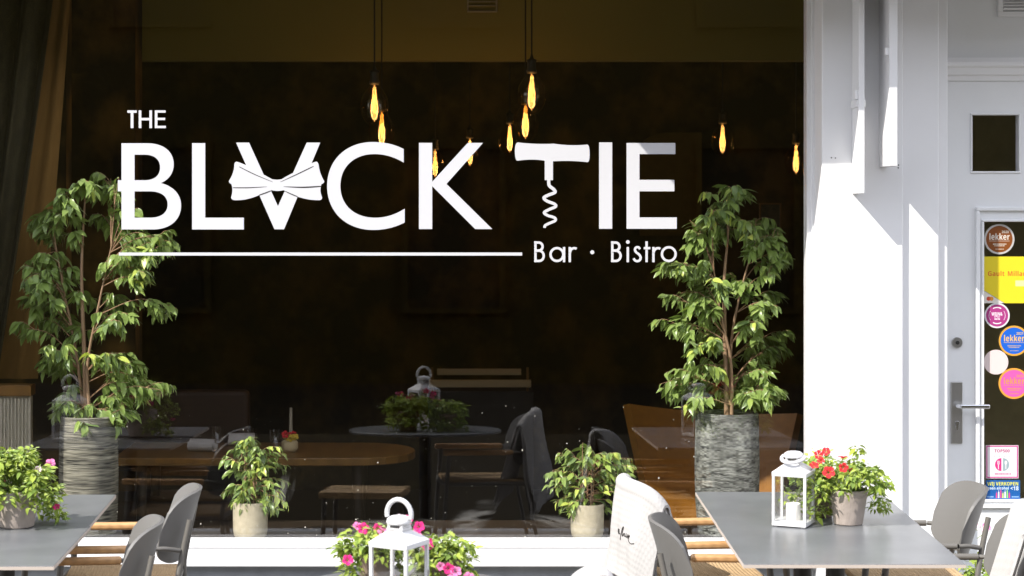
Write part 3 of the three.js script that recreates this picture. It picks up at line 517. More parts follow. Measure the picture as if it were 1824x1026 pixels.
// ------------------------------------------------------------------ lanterns
function lantern(label, pos, turn, k, ringUp, tilt = SLOPE) {
  const o = thing('lantern', label, 'lantern', pos, 0, 'white metal lanterns on the tables'); o.rotation.set(tilt, turn, 0); o.scale.setScalar(k);
  const a = 0.062, h = 0.18, p = 0.010;
  part('base', [bx(-a, a, 0.003, 0.018, -a, a, 0.002), ...[[-1, -1], [1, -1], [-1, 1], [1, 1]].map(([x, z]) => bx(x * 0.05 - 0.007, x * 0.05 + 0.007, 0, 0.004, z * 0.05 - 0.007, z * 0.05 + 0.007))], M.lantern, o);
  part('frame', [[-1, -1], [1, -1], [-1, 1], [1, 1]].map(([x, z]) => bx(x > 0 ? a - p : -a, x > 0 ? a : -a + p, 0.018, h, z > 0 ? a - p : -a, z > 0 ? a : -a + p, 0.0015)).concat([bx(-a - 0.001, a + 0.001, h, h + 0.014, -a - 0.001, a + 0.001, 0.002)]), M.lantern, o);
  const roof = new THREE.CylinderGeometry(0.034, 0.0895, 0.030, 4, 1).rotateY(Math.PI / 4).toNonIndexed(); roof.computeVertexNormals(); roof.translate(0, h + 0.029, 0);
  part('roof', [roof], M.lantern, o);
  part('chimney', [bx(-0.026, 0.026, h + 0.046, h + 0.052, -0.026, 0.026), bx(-0.024, -0.016, h + 0.042, h + 0.062, -0.024, 0.024), bx(0.016, 0.024, h + 0.042, h + 0.062, -0.024, 0.024)], M.lantern, o);
  part('cap', lathe([[0, h + 0.062], [0.033, h + 0.062], [0.036, h + 0.066], [0.034, h + 0.076], [0.024, h + 0.083], [0, h + 0.086]], 32), M.lantern, o);
  const ring = []; for (let i = 0; i <= 30; i++) { const t = -0.22 + (Math.PI + 0.44) * i / 30; ring.push(ringUp ? [0.040 * Math.cos(t), h + 0.088 + 0.042 * Math.sin(t), 0] : [0.040 * Math.cos(t), h + 0.062 - 0.012 * Math.sin(t), 0.046 * Math.sin(t) + 0.006]); }
  part('ring_handle', tube(ring, 0.0066, 12, 60), M.lantern, o);
  const g = 0.002; part('pane', [bx(-a + p, a - p, 0.018, h, a - 0.006, a - 0.006 + g), bx(-a + p, a - p, 0.018, h, -a + 0.004, -a + 0.004 + g), bx(a - 0.006, a - 0.006 + g, 0.018, h, -a + p, a - p), bx(-a + 0.004, -a + 0.004 + g, 0.018, h, -a + p, a - p)], M.thinGlass, o);
  part('latch', [bx(a + 0.001, a + 0.004, 0.088, 0.108, -0.058, -0.053, 0.001)], M.steel, o);
  part('candle', [lathe([[0, 0.0185], [0.026, 0.0185], [0.026, 0.076], [0.024, 0.078], [0, 0.076]], 28), new THREE.CylinderGeometry(0.0012, 0.0012, 0.012, 6).translate(0, 0.08, 0)], M.candle, o);
  return o;
}
const topAt = (z, h = 0.752) => h - SLOPE * z + 0.001;
lantern('small white lantern with a candle on the table by the red flowers', [mx(1413, 1.47), topAt(1.47), 1.47], -0.42, 0.97, false);
lantern('large white lantern with an upright ring handle at the picture bottom', [mx(711, 2.66), topAt(2.66, 0.72), 2.66], -0.52, 1.035, true);
lantern('white lantern beside the leafy pot, seen only mirrored in the window', [-1.80, topAt(1.2, 0.746), 1.2], 0.3, 1, true);

// ------------------------------------------------------------------ leaves and plants
function leafGeo(L, w, fold, droop, nL = 5) {
  const pos = [], idx = [], uv = [];
  for (let i = 0; i <= nL; i++) {
    const t = i / nL, hw = w * Math.pow(Math.sin(Math.PI * Math.pow(t, 0.85)), 0.9) * (1 - 0.35 * t) + (i === nL ? 0 : 0.0003), y = -droop * t * t * L, x = t * L * (1 - 0.15 * droop * t);
    pos.push(x, y + fold * hw, -hw, x, y, 0, x, y + fold * hw, hw); uv.push(t, 0, t, 0.5, t, 1);
    if (i < nL) { const a = 3 * i; idx.push(a, a + 1, a + 3, a + 1, a + 4, a + 3, a + 1, a + 2, a + 4, a + 2, a + 5, a + 4); }
  }
  const g = new THREE.BufferGeometry(); g.setAttribute('position', new THREE.Float32BufferAttribute(pos, 3)); g.setAttribute('uv', new THREE.Float32BufferAttribute(uv, 2)); g.setIndex(idx); g.computeVertexNormals(); return g;
}
const ficusLeaves = [leafGeo(0.066, 0.0155, 0.25, 0.35), leafGeo(0.058, 0.014, 0.4, 0.6), leafGeo(0.072, 0.0160, 0.15, 0.2), leafGeo(0.054, 0.0140, 0.5, 0.8)];
// twigs: list of [start, end]; leaves hang along each
function ficus(o, twigs, { size = 1, per = 9, sag = 0.25, limit = 300, zmax = -0.015, keep }) {
  const wood = [], spots = [];
  for (const [a, b, r] of twigs) {
    const mid = a.clone().lerp(b, 0.55); mid.y += a.distanceTo(b) * 0.16; const pts = [a, mid, b];
    wood.push(limb(pts, r ?? 0.0035 * size, 0.0011 * size, 5, 7));
    const c = new THREE.CatmullRomCurve3(pts), n = Math.max(4, Math.round(per * (0.6 + 0.8 * rnd())));
    for (let i = 0; i < n; i++) {
      const t = 0.3 + 0.7 * (i + rnd() * 0.6) / n, p = c.getPoint(Math.min(1, t)), d = c.getTangent(Math.min(1, t));
      const side = i % 2 ? 1 : -1, yaw = Math.atan2(-d.z, d.x) + side * rr(0.35, 1.2) + rr(-0.3, 0.3), pitch = -rr(-0.1, 1.0) - sag, roll = rr(-0.7, 0.7);
      const s = size * rr(0.75, 1.2) * (t > 0.9 ? 0.8 : 1);
      const q = new THREE.Quaternion().setFromEuler(new THREE.Euler(0, yaw, 0)).multiply(new THREE.Quaternion().setFromEuler(new THREE.Euler(0, 0, pitch))).multiply(new THREE.Quaternion().setFromEuler(new THREE.Euler(roll, 0, 0)));
      const tip = V(0.06 * s, 0, 0).applyQuaternion(q).add(p);
      if (Math.max(p.z, tip.z) + o.position.z > zmax) continue;
      if (keep && !keep(p)) continue;
      spots.push({ p, q, s, g: Math.floor(rnd() * 4), m: rnd() < 0.14 ? 3 : Math.floor(rnd() * 3), front: p.z + rr(-0.02, 0.02) });
    }
  }
  spots.sort((x, y) => y.front - x.front);
  part('branches', wood, M.twig, o);
  const rest = [];
  spots.forEach((sp, i) => {
    if (i < limit) { const m = part('leaf', ficusLeaves[sp.g], M.leaf[sp.m], o); m.position.copy(sp.p); m.quaternion.copy(sp.q); m.scale.setScalar(sp.s); } else rest.push(ficusLeaves[sp.g].clone().scale(sp.s, sp.s, sp.s).applyQuaternion(sp.q).translate(sp.p.x, sp.p.y, sp.p.z));
  });
  if (rest.length) part('foliage', rest, M.leaf[0], o).userData.kind = 'stuff';
  return spots.length;
}
const BENCH = 0.421;
function branch(tw, a, e) {
  tw.push([a, e, 0.0030]);
  const c = new THREE.CatmullRomCurve3([a, a.clone().lerp(e, 0.55).add(V(0, a.distanceTo(e) * 0.16, 0)), e]);
  for (let k = 0; k < 3; k++) { const p = c.getPoint(rr(0.35, 0.92)), q = p.clone().lerp(e, rr(0.3, 0.9)).add(V(rr(-0.075, 0.075), rr(-0.07, 0.045), rr(-0.075, 0.06))); tw.push([p, q, 0.0019]); }
}
{ // right tall fig
  reseed(1234);
  const zc = -0.21, o = thing('potted_fig_tree', 'tall weeping fig in a streaked grey planter beside the white pilaster', 'plant', [mx(1295, zc), BENCH, zc], 0, 'weeping figs in the window');
  const r = 0.137, h = 0.515;
  part('planter', lathe([[0, 0], [r * 0.86, 0], [r * 0.9, 0.006], [r * 0.985, h * 0.3], [r, h * 0.55], [r * 0.975, h * 0.95], [r * 0.96, h], [r * 0.90, h], [r * 0.89, h - 0.03], [0, h - 0.03]], 56), M.stripedPot, o);
  part('soil', new THREE.CylinderGeometry(r * 0.88, r * 0.88, 0.01, 32).translate(0, h - 0.022, 0), M.soil, o);
  const zz = h - 0.02, Y = (py) => my(py, zc) - BENCH, X = (px) => mx(px, zc) - o.position.x;
  const stems = [[[0.0, zz, 0], [-0.008, Y(620), 0.005], [-0.012, Y(500), 0.0], [0.004, Y(400), -0.01], [-0.02, Y(365), -0.01]], [[0.018, zz, 0.02], [0.012, Y(640), 0.02], [-0.03, Y(560), 0.03], [-0.06, Y(480), 0.03]], [[0.012, zz, -0.02], [0.022, Y(600), -0.01], [0.07, Y(500), 0.0], [0.12, Y(430), -0.01]]];
  part('trunk', [limb(stems[0], 0.0125, 0.004, 8, 24), limb(stems[1], 0.009, 0.003, 7, 20), limb(stems[2], 0.009, 0.003, 7, 20)], M.bark, o);
  const tw = [], wid = [[348, -28, 30], [372, -45, 42], [400, -110, 62], [430, -120, 95], [465, -125, 125], [500, -135, 135], [540, -138, 132], [580, -130, 128], [620, -118, 135], [655, -125, 110], [690, -132, 92], [712, -128, 78]];
  const curves = stems.map((s) => new THREE.CatmullRomCurve3(s.map((p) => V(...p))));
  for (const [py, l, rgt] of wid) {
    const n = py < 380 ? 3 : py > 700 ? 4 : 6;
    for (let k = 0; k < n; k++) {
      const fs = rr(-1, 1), f = Math.sign(fs) * Math.sqrt(Math.abs(fs)), ex = (f < 0 ? -f * l : f * rgt) / sc(zc) * rr(0.75, 1), ez = rr(-0.24, 0.17) * Math.sqrt(Math.max(0.1, 1 - f * f * 0.7)), e = V(ex, Y(py + rr(-14, 14)), ez);
      const sY = Math.max(zz + 0.05, e.y - rr(0.02, 0.16)), c = curves[e.x < -0.06 ? 1 : e.x > 0.08 ? 2 : 0]; let best = c.getPoint(0), bd = 9; for (let i = 0; i <= 30; i++) { const p = c.getPoint(i / 30), d = Math.abs(p.y - sY); if (d < bd) { bd = d; best = p; } }
      branch(tw, best, e);
    }
  }
  ficus(o, tw, { size: 0.90, per: 12, sag: 0.0 });
}
{ // left tall fig
  reseed(777);
  const zc = -0.21, o = thing('potted_fig_tree', 'tall weeping fig in a ribbed grey planter behind the left tables', 'plant', [mx(158, zc), BENCH, zc], 0, 'weeping figs in the window');
  const r = 0.127, h = 0.50, prof = [[0, 0], [r * 0.86, 0]];
  for (let i = 0; i <= 96; i++) { const t = i / 96; prof.push([r * (0.87 + 0.17 * Math.sin(0.6 + 1.9 * t) - 0.06) * (1 + (i % 2 ? 0.018 : -0.010)), 0.004 + t * (h - 0.004)]); }
  prof.push([r * 0.82, h], [r * 0.80, h - 0.03], [0, h - 0.03]);
  part('planter', lathe(prof, 56), M.weavePot, o);
  part('soil', new THREE.CylinderGeometry(r * 0.8, r * 0.8, 0.01, 32).translate(0, h - 0.022, 0), M.soil, o);
  const zz = h - 0.02, Y = (py) => my(py, zc) - BENCH;
  const stems = [[[-0.01, zz, 0], [-0.02, Y(620), 0.0], [-0.03, Y(480), 0.0], [-0.02, Y(360), -0.02]], [[0.01, zz, 0.02], [0.0, Y(650), 0.03], [0.05, Y(540), 0.04], [0.10, Y(440), 0.03]], [[-0.02, zz, -0.02], [-0.06, Y(620), -0.02], [-0.12, Y(500), -0.03], [-0.16, Y(400), -0.03]]];
  part('trunk', [limb(stems[0], 0.012, 0.004, 8, 24), limb(stems[1], 0.008, 0.003, 7, 20), limb(stems[2], 0.009, 0.003, 7, 20)], M.bark, o);
  const tw = [], wid = [[328, -30, 70], [345, -60, 90], [375, -95, 110], [405, -110, 150], [440, -125, 185], [475, -140, 220], [510, -140, 185], [545, -140, 160], [580, -130, 155], [620, -105, 80], [650, -85, 130], [680, -70, 150], [710, -70, 110], [735, -50, 75]];
  const curves = stems.map((s) => new THREE.CatmullRomCurve3(s.map((p) => V(...p))));
  for (const [py, l, rgt] of wid) {
    const n = py < 350 ? 3 : py > 600 ? 5 : 6;
    for (let k = 0; k < n; k++) {
      const fs = rr(-1, 1), f = Math.sign(fs) * Math.sqrt(Math.abs(fs)), ex = (f < 0 ? -f * l : f * rgt) / sc(zc) * rr(0.7, 1), ez = rr(-0.24, 0.17) * Math.sqrt(Math.max(0.15, 1 - f * f * 0.7)), e = V(ex, Y(py + rr(-14, 14)), ez);
      const sY = Math.max(zz + 0.05, e.y - rr(0.0, 0.14)), c = curves[e.x > 0.05 ? 1 : e.x < -0.09 ? 2 : 0]; let best = c.getPoint(0), bd = 9; for (let i = 0; i <= 30; i++) { const p = c.getPoint(i / 30), d = Math.abs(p.y - sY); if (d < bd) { bd = d; best = p; } }
      branch(tw, best, e);
    }
  }
  ficus(o, tw, { size: 0.93, per: 12, sag: 0.08 });
}
function smallFig(label, px, r, h, x0, x1, y0, y1, s, flat) {
  reseed(s);
  const zc = -0.105, o = thing('small_potted_fig', label, 'plant', [mx(px, zc), BENCH, zc], 0, 'small figs in cream pots on the window bench');
  part('pot', lathe([[0, 0], [r * 0.78, 0], [r * 0.93, 0.008], [r * 0.985, 0.03], [r, h * 0.55], [r, h], [r * 0.93, h], [r * 0.92, h - 0.02], [0, h - 0.02]], 44), M.creamPot, o);
  part('soil', new THREE.CylinderGeometry(r * 0.91, r * 0.91, 0.008, 28).translate(0, h - 0.016, 0), M.soil, o);
  const tw = [], st = [], Y = (py) => my(py, zc) - BENCH;
  for (let k = 0; k < 5; k++) { const a = k * 2.4, e = [0.03 * Math.cos(a), h + (Y(y0) - h) * rr(0.5, 0.9), 0.025 * Math.sin(a)]; st.push([[0.02 * Math.cos(a), h - 0.02, 0.02 * Math.sin(a)], [0.028 * Math.cos(a), (h + e[1]) / 2, 0.02 * Math.sin(a)], e]); }
  part('stems', st.map((p) => limb(p, 0.004, 0.002, 6, 10)), M.bark, o);
  const n = 62;
  for (let k = 0; k < n; k++) {
    const t = (k + 0.5) / n, py = y1 + (y0 - y1) * t, wf = flat ? Math.sqrt(Math.max(0.08, 1 - Math.pow(Math.abs(t - 0.52) / 0.56, 2))) : t < 0.35 ? 0.82 + 0.18 * t / 0.35 : Math.sqrt(Math.max(0.06, 1 - Math.pow((t - 0.35) / 0.68, 2)));
    const f = rr(-1, 1), ex = (f < 0 ? f * (px - x0) : f * (x1 - px)) / sc(zc) * wf * 0.95, e = V(ex, Y(py + rr(-6, 6)), rr(-0.09, 0.085));
    const b = st[k % 5], c = new THREE.CatmullRomCurve3(b.map((p) => V(...p))), p = c.getPoint(Math.min(1, Math.max(0.15, t * 0.9)));
    tw.push([p, e]);
  }
  ficus(o, tw, { size: 0.70, per: 10, sag: -0.06, zmax: -0.007 });
}
smallFig('small bushy fig in a cream pot between the left chairs and the large lantern', 446, 0.073, 0.150, 382, 528, 778, 915, 31, false);
smallFig('small spreading fig in a cream pot beside the embroidered blanket', 1046, 0.070, 0.142, 962, 1160, 792, 918, 57, true);

const petalGeo = (() => { const g = []; for (let k = 0; k < 5; k++) { const a = k * 2 * Math.PI / 5; const p = slab((u, v) => { const w = (u - 0.5) * 1.75, r = 0.003 + 0.017 * v, q = a + w * (0.55 + 0.2 * v); const rim = v > 0.6 ? 1 - 0.25 * Math.pow(Math.abs(u - 0.5) * 2, 2) * (v - 0.6) / 0.4 : 1; return V(r * rim * Math.cos(q), 0.010 * Math.pow(v, 0.6) - 0.003 * v * v + 0.0015 * Math.sin(6 * u + k), r * rim * Math.sin(q)); }, 4, 4, 0.0004); g.push(p); } return merge(g); })();
const smallLeaf = [leafGeo(0.029, 0.0082, 0.3, 0.4, 3), leafGeo(0.025, 0.0075, 0.4, 0.7, 3), leafGeo(0.033, 0.009, 0.2, 0.3, 3)];
function petunia(label, pos, { r = 0.066, h = 0.12, clay = M.clay, w = 0.12, up = 0.11, n = 420, s = 5, flowers = [], lean = [0, 0], trail = 0.3, spikes = 10 }) {
  reseed(s);
  const o = thing('potted_flowers', label, 'plant', pos, 0); o.rotation.x = SLOPE;
  part('pot', lathe([[0, 0], [r * 0.72, 0], [r * 0.76, 0.004], [r * 0.97, h * 0.8], [r, h * 0.86], [r * 1.0, h], [r * 0.9, h], [r * 0.88, h - 0.015], [0, h - 0.015]], 40), clay, o);
  part('soil', new THREE.CylinderGeometry(r * 0.87, r * 0.87, 0.006, 24).translate(0, h - 0.012, 0), M.soil, o);
  const clumps = [], geos = [[], [], []], stems = [];
  for (let k = 0; k < 32 + spikes; k++) {
    const a = rr(0, 6.28), q = Math.sqrt(rnd()), spike = k >= 32, x = Math.cos(a) * q * w + lean[0] * q, z = Math.sin(a) * q * w * 0.85 + lean[1] * q;
    const y = h + up * (1 - q * q) * rr(0.45, 1) + (spike ? up * rr(0.1, 0.5) : 0) - (rnd() < trail ? q * 0.09 : 0);
    clumps.push([V(x, y, z), spike ? 0.022 : rr(0.026, 0.042)]);
    stems.push(limb([[x * 0.2, h - 0.01, z * 0.2], [x * 0.6, (h + y) / 2 + 0.02, z * 0.6], [x, y, z]], 0.0016, 0.0009, 4, 5));
  }
  for (let k = 0; k < n * 1.7; k++) {
    const [c, cr] = clumps[Math.floor(rnd() * clumps.length)], d = V(rr(-1, 1), rr(-1, 1), rr(-1, 1)).normalize().multiplyScalar(cr * Math.cbrt(rnd()));
    const p = c.clone().add(d), q = new THREE.Quaternion().setFromEuler(new THREE.Euler(rr(-0.7, 0.7), Math.atan2(-d.z, d.x) + rr(-0.8, 0.8), rr(-0.7, 0.8), 'YZX')), sc1 = rr(0.7, 1.15);
    geos[rnd() < 0.25 ? 1 : rnd() < 0.35 ? 2 : 0].push(smallLeaf[Math.floor(rnd() * 3)].clone().scale(sc1, sc1, sc1).applyQuaternion(q).translate(p.x, p.y, p.z));
  }
  part('stems', stems, M.petunia[2], o);
  geos.forEach((g, i) => g.length && (part('foliage', g, M.petunia[i], o).userData.kind = 'stuff'));
  for (const [x, y, z, mat, k, ax, az] of flowers) {
    const f = part('flower', petalGeo, mat, o); f.position.set(x, y, z); f.rotation.set(ax ?? rr(0.5, 1.3), rr(0, 3), az ?? rr(-0.6, 0.3)); f.scale.setScalar(k ?? 1);
    part('stem', limb([[-x * 0.1 / (k ?? 1), -0.03, -0.03], [0, -0.012, -0.004], [0, 0.001, 0]], 0.0012, 0.0016, 5, 4), M.petunia[2], f).rotation.x = 0;
  }
  return o;
}
{
  const px = (p, z) => mx(p, z);
  { const z = 1.5, x = px(30, z), s = sc(z), F = (a, b, dz, m, k) => [(a - 30) / s, (941 - b) / s, dz, m, k];
    petunia('clay pot of bright green petunias on the left tables', [x, topAt(z), z], { r: 0.078, h: 0.128, w: 0.15, up: 0.135, spikes: 6, n: 1500, s: 11, lean: [0.0, 0], trail: 0.35, flowers: [F(106, 903, 0.05, M.magenta, 0.7), F(74, 838, 0.05, M.paleFlower, 0.9), [0.06, 0.16, -0.12, M.magenta, 1], [-0.02, 0.19, -0.13, M.magenta, 1], [0.1, 0.2, -0.1, M.pink, 1], [-0.07, 0.15, -0.12, M.magenta, 1]] }); }
  { const z = 1.45, x = px(1511, z), s = sc(z), F = (a, b, dz, m, k) => [(a - 1511) / s, (936 - b) / s, dz, m, k];
    petunia('speckled clay pot of red petunias in front on the lantern table', [x, topAt(z), z], { r: 0.066, h: 0.122, w: 0.135, up: 0.115, n: 620, s: 22, lean: [0.01, 0], trail: 0.3, spikes: 14, flowers: [F(1470, 840, 0.06, M.red, 1.15), F(1496, 831, 0.06, M.red, 0.9), F(1497, 816, 0.04, M.red, 0.95), F(1455, 812, 0.02, M.red, 0.9), F(1447, 831, 0.03, M.red, 0.9), F(1459, 822, 0.03, M.red, 0.7), F(1469, 806, 0.02, M.red, 0.8), F(1511, 837, 0.05, M.red, 0.6)] }); }
  { const z = 1.30, x = px(1461, z);
    petunia('brown clay pot of trailing greenery half hidden behind the small lantern', [x, topAt(z, 0.751), z], { r: 0.055, h: 0.115, clay: M.brownClay, w: 0.09, up: 0.10, n: 330, s: 33, lean: [-0.03, 0], trail: 0.5, spikes: 4, flowers: [] }); }
  { const z = 2.34, x = px(670, z), s = sc(z), base = my(0, z), F = (a, b, dz, m, k) => [mx(a, z) - x, my(b, z) - topAt(z, 0.72), dz, m, k];
    petunia('pot of petunias with deep pink blooms left of the large lantern', [x, topAt(z, 0.72), z], { r: 0.06, h: 0.105, clay: M.brownClay, w: 0.115, up: 0.075, n: 700, s: 44, trail: 0.3, spikes: 4, flowers: [F(648, 936, 0.05, M.magenta, 0.95), F(637, 935, 0.03, M.pink, 0.8), F(622, 988, 0.09, M.magenta, 0.9), F(683, 943, 0.04, M.pink, 0.85), F(672, 946, -0.05, M.magenta, 0.8)] });
    const x2 = px(788, z + 0.02), G = (a, b, dz, m, k) => [mx(a, z) - x2, my(b, z) - topAt(z, 0.72), dz, m, k];
    petunia('pot of pink petunias half hidden behind the large lantern', [x2, topAt(z + 0.02, 0.72), z + 0.02], { r: 0.06, h: 0.09, clay: M.brownClay, w: 0.09, up: 0.065, n: 600, s: 55, lean: [0, -0.01], trail: 0.4, spikes: 4, flowers: [G(725, 926, 0.0, M.magenta, 0.95), G(715, 921, -0.01, M.paleFlower, 0.8), G(747, 934, 0.02, M.magenta, 0.9), G(742, 948, 0.03, M.pink, 0.9), G(761, 961, 0.05, M.magenta, 1.1), G(799, 1000, 0.09, M.magenta, 0.9), G(812, 1006, 0.09, M.pink, 0.9), G(803, 1020, 0.1, M.pink, 1.0), G(818, 1023, 0.1, M.paleFlower, 0.9), G(834, 1020, 0.06, M.pink, 0.9), G(785, 996, 0.09, M.pink, 0.7)] }); }
  { const z = 0.32, x = px(1738, z), F = (a, b, dz, m, k) => [mx(a, z) - x, my(b, z) - ground(z), dz, m, k];
    petunia('pot of pale pink petunias on the ground beside the door', [x, ground(z) + 0.001, z], { r: 0.12, h: 0.26, w: 0.13, up: 0.16, n: 320, s: 66, lean: [0.02, 0], trail: 0.4, flowers: [F(1741, 936, 0.05, M.paleFlower, 1.1), F(1749, 935, 0.05, M.pink, 1.0), F(1745, 940, 0.06, M.paleFlower, 1)] }); }
}

// ------------------------------------------------------------------ inside the room
{
  const lamps = [[667, 185, -1.2, 'nearest of the pair'], [947, 165, -1.2], [680, 230, -2.2], [936, 218, -2.2], [908, 247, -4.4], [775, 292, -5.0], [837, 272, -5.0], [1287, 248, -3.9], [1418, 284, -3.9], [1437, 300, -4.6]];
  const names = ['large glowing bulb hanging above the letter C', 'large glowing bulb hanging highest above the corkscrew', 'glowing bulb just behind the large one above the letter C', 'glowing bulb just behind the highest one above the corkscrew', 'small far bulb just left of the corkscrew handle', 'small far bulb beside the stem of the letter K', 'small far bulb at the upper arm of the letter K', 'single glowing bulb right of the letter E', 'single glowing bulb close to the white pilaster', 'glowing bulb half hidden at the pilaster edge'];
  const coil = []; for (let i = 0; i <= 110; i++) { const t = i / 110, a = t * 2 * Math.PI * 9; coil.push([(0.0100 - 0.002 * t) * Math.cos(a), 0.044 - 0.086 * t, (0.0100 - 0.002 * t) * Math.sin(a)]); }
  let first;
  lamps.forEach(([px, py, z], i) => {
    const o = thing('pendant_bulb', names[i], 'pendant lamp', [mx(px, z), my(py, z), z], 0, 'pendant filament bulbs in the room');
    part('cord', tube([[0, 0.12, 0], [0, 3.1 - o.position.y, 0]], 0.0042, 6), M.blackMetal, o);
    if (!first) {
      first = {
        socket: lathe([[0.0035, 0.185], [0.006, 0.173], [0.010, 0.160], [0.025, 0.153], [0.020, 0.143], [0.020, 0.110], [0.025, 0.105], [0.022, 0.090], [0, 0.090]], 20),
        bulb: lathe([[0.016, 0.098], [0.021, 0.086], [0.042, 0.062], [0.062, 0.028], [0.069, -0.012], [0.062, -0.054], [0.040, -0.090], [0.014, -0.104], [0.0, -0.106]], 36),
        filament: merge([tube(coil, 0.0024, 6, 240), limb([[0, 0.088, 0], [0, 0.044, 0]], 0.0025, 0.0062, 8), limb([[0, -0.044, 0], [0, -0.084, 0]], 0.0080, 0.0015, 8)]),
        core: limb([[0, 0.046, 0], [0, 0.01, 0], [0, -0.044, 0]], 0.0035, 0.0050, 8),
      };
    }
    part('socket', first.socket, M.blackMetal, o); part('bulb_glass', first.bulb, M.amberGlass, o); part('filament', first.filament, M.filament, o); part('glow_core', first.core, M.hot, o);
    const l = new THREE.PointLight(new THREE.Color(1, 0.55, 0.2), 0.05, 8); l.castShadow = true; l.position.set(0, 0, 0); l.name = 'pendant_bulb_light'; o.add(l);
  });

  // wooden dining table with rounded end
  { const z0 = -2.15, z1 = -1.45, Yt = 0.6, o = thing('dining_table', 'long wooden dining table with a rounded end inside the window', 'table', [mx(480, -1.8), -0.15, (z0 + z1) / 2]);
    const hw = 0.72, hd = (z1 - z0) / 2, s = new THREE.Shape(); s.moveTo(-hw, -hd); s.lineTo(hw - 0.3, -hd); s.bezierCurveTo(hw + 0.1, -hd, hw + 0.1, hd, hw - 0.3, hd); s.lineTo(-hw, hd); s.closePath();
    part('tabletop', metreUV(new THREE.ExtrudeGeometry(s, { depth: 0.03, bevelEnabled: true, bevelSize: 0.004, bevelThickness: 0.004, bevelSegments: 2 }).rotateX(-Math.PI / 2).translate(0, Yt + 0.15 - 0.034, 0)), M.tableWood, o);
    for (const [a, b] of [[-0.6, -0.25], [0.45, -0.25], [-0.6, 0.25], [0.45, 0.25]]) part('leg', limb([[a, 0, b], [a, 0.715, b]], 0.02, 0.028, 8), M.darkWood, o);
    const T = Yt + 0.001;
    const roll = (px, py, z, k, turn, label) => { const c = thing('napkin_roll', label, 'napkin', [mx(px, z), T, z], turn); part('cloth', slab((u, v) => { const a = v * 13, r = 0.008 + 0.0022 * a / 1.0; return V((u - 0.5) * 0.13 * k + 0.003 * Math.sin(a * 2), 0.036 + r * Math.sin(a), r * Math.cos(a) * 1.15); }, 8, 80, 0.0024), M.linen, c); };
    roll(361, 772, -1.72, 1, -0.25, 'pale rolled napkin nearest the window on the dining table');
    roll(430, 745, -2.0, 1, 0.1, 'pale rolled napkin between the glasses on the dining table');
    const glass = (px, z, label, r = 0.035, h = 0.09) => { const c = thing('drinking_glass', label, 'glass', [mx(px, z), T, z], 0, 'drinking glasses on the dining table'); part('tumbler', lathe([[0, 0.001], [r * 0.85, 0.001], [r, h], [r - 0.002, h], [r * 0.83, 0.01], [0, 0.01]], 28), M.thinGlass, c); };
    glass(388, -2.05, 'drinking glass at the left end of the rolled napkin'); glass(446, -1.95, 'drinking glass in front of the rolled napkin'); glass(492, -1.9, 'dark tumbler next to the small flower jar');
    const jar = thing('flower_jar', 'small round jar of mixed flowers on the wooden dining table', 'vase', [mx(516, -1.7), T, -1.7]);
    part('jar', lathe([[0, 0], [0.03, 0], [0.042, 0.02], [0.04, 0.05], [0.03, 0.06], [0.028, 0.055], [0.036, 0.045], [0.036, 0.02], [0, 0.006]], 28), M.vinylCream, jar);
    reseed(5); for (let k = 0; k < 9; k++) { const f = part('flower', petalGeo, k % 3 ? M.yellow : M.red, jar); f.position.set(rr(-0.035, 0.035), rr(0.062, 0.09), rr(-0.03, 0.03)); f.rotation.set(rr(0, 1), rr(0, 3), rr(-0.5, 0.5)); }
    const sg = []; for (let k = 0; k < 14; k++) sg.push(leafGeo(0.05, 0.006, 0.3, 0.4, 3).rotateZ(rr(0.4, 1.4)).rotateY(rr(0, 6.3)).translate(0, 0.055, 0)); part('sprigs', sg, M.leaf[0], jar);
    const cd = thing('taper_candle', 'tall cream taper candle behind the small flower jar', 'candle', [mx(518, -2.0), T, -2.0]);
    part('candlestick', lathe([[0, 0], [0.035, 0], [0.03, 0.008], [0.008, 0.015], [0.008, 0.05], [0.014, 0.055], [0.012, 0.06], [0, 0.06]], 24), M.steel, cd); part('taper', new THREE.CylinderGeometry(0.007, 0.009, 0.13, 14).translate(0, 0.126, 0), M.radiator, cd);
  }
  // bench along the wall behind it
  { const z = -2.28, o = thing('wall_bench', 'brown upholstered bench behind the wooden dining table', 'bench', [mx(385, z), -0.15, z]);
    part('backrest', new RoundedBoxGeometry(0.95, 0.42, 0.09, 3, 0.03).translate(-0.3, 0.80, -0.0), M.darkLeather, o); part('seat', new RoundedBoxGeometry(0.95, 0.14, 0.45, 3, 0.04).translate(-0.3, 0.42, 0.24), M.darkLeather, o); part('base', bx(-0.75, 0.15, 0, 0.35, 0.0, 0.40), M.darkWood, o); }
  // pale rails of a sideboard at the back
  { const z = -4.0, o = thing('sideboard', 'low dark sideboard with two pale rails at the back of the room', 'sideboard', [mx(857, z), -0.15, z]), S = sc(z), Y = (p) => my(p, z) + 0.15, X = (p) => (p - 857) / S;
    part('cabinet', bx(X(762), X(950), 0, Y(697), -0.45, 0, 0.004), M.darkWood, o);
    part('rail', bx(X(764), X(946), Y(690), Y(677), -0.03, 0.01, 0.004), M.vinylCream, o); part('rail', bx(X(778), X(930), Y(672), Y(661), -0.20, -0.17, 0.004), M.vinylCream, o);
    for (const p of [768, 938]) part('post', bx(X(p), X(p + 4), Y(697), Y(655), -0.025, -0.012), M.tableWood, o); }
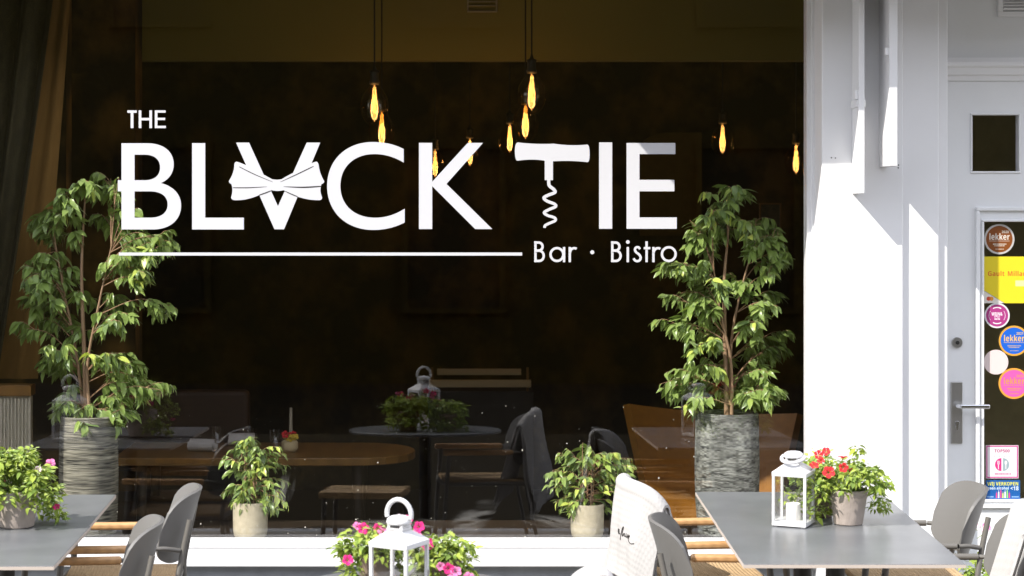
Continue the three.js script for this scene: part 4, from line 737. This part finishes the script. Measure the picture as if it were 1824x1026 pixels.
  // tan leather tub chair
  { const z = -1.36, o = thing('leather_armchair', 'tan leather armchair behind the streaked grey planter', 'armchair', [mx(1262, z - 0.2), -0.15, z], -0.1);
    part('backrest', slab((u, v) => { const a = (u - 0.5) * 2, w = 0.27 + 0.15 * v; return V(a * w, 0.30 + v * (0.645 + 0.03 * a * a) - 0.02 * a * v, -0.22 - 0.10 * v + 0.13 * a * a * (0.6 + 0.4 * v) + 0.012 * Math.sin(v * 3)); }, 30, 14, 0.06), M.leather, o);
    part('seat_cushion', new RoundedBoxGeometry(0.54, 0.13, 0.54, 4, 0.05).translate(0, 0.38, 0.08), M.leather, o);
    part('seat_base', new RoundedBoxGeometry(0.52, 0.08, 0.52, 4, 0.03).translate(0, 0.27, 0.07), M.leather, o);
    for (const [a, b] of [[-0.22, -0.2], [0.22, -0.2], [-0.22, 0.25], [0.22, 0.25]]) part('leg', limb([[a * 1.1, 0.001, b * 1.1], [a, 0.25, b]], 0.012, 0.018, 8), M.darkWood, o); }
  // ribbed radiator at the left edge
  { const z = -0.34, o = thing('radiator', 'cream ribbed radiator under a wooden shelf at the left picture edge', 'radiator', [-1.99, BENCH, z]), R = mx(53, z) + 1.99;
    part('panel', bx(-0.1, R, 0, my(706, z) - BENCH, -0.07, -0.02, 0.004), M.radiator, o);
    for (let k = 0; k < 17; k++) part('rib', bx(-0.1 + k * (R + 0.095) / 17, -0.1 + k * (R + 0.095) / 17 + 0.007, 0.004, my(709, z) - BENCH, -0.018, -0.004, 0.003), M.radiator, o);
    part('shelf', bx(-0.1, R + 0.006, my(706, z) - BENCH + 0.001, my(686, z) - BENCH, -0.10, 0.005, 0.004), M.tableWood, o); }
  // gathered curtain
  { const z = -0.50, o = thing('curtain', 'dark tweed curtain with brown lining gathered at the left picture edge', 'curtain', [0, 0, z]);
    const edge = (v) => mx(112 - 95 * v - 20 * v * v, z);
    part('drape', slab((u, v) => V(-2.6 + (edge(v) + 2.6) * u, 3.05 - 2.0 * v, 0.030 * Math.sin(u * 44 + v * 2) + 0.012 * Math.sin(u * 97)), 130, 20, 0.003), M.tweed, o);
    part('lining', slab((u, v) => V(edge(v) - 0.02 + 0.06 * u * (1 + 2.0 * v), 3.05 - 2.0 * v, -0.06 + 0.012 * Math.sin(u * 9 + v * 3)), 16, 20, 0.003), M.lining, o); }
  // framed picture on the back wall
  { const z = -3.1, o = thing('framed_picture', 'small framed picture on the wall beside the right fig tree', 'picture', [mx(1372, -2.9), my(386, -2.9), -2.9]);
    const w = 0.06, h = 0.075; part('frame', [bx(-w, w, h - 0.008, h, -0.01, 0.01), bx(-w, w, -h, -h + 0.008, -0.01, 0.01), bx(-w, -w + 0.008, -h + 0.008, h - 0.008, -0.01, 0.01), bx(w - 0.008, w, -h + 0.008, h - 0.008, -0.01, 0.01)], M.tableWood, o); part('sheet', bx(-w + 0.008, w - 0.008, -h + 0.008, h - 0.008, -0.008, 0.002), std([0.20, 0.16, 0.08], 0.8, { map: tweedTone }), o); }
}

renderer.render(scene, camera);
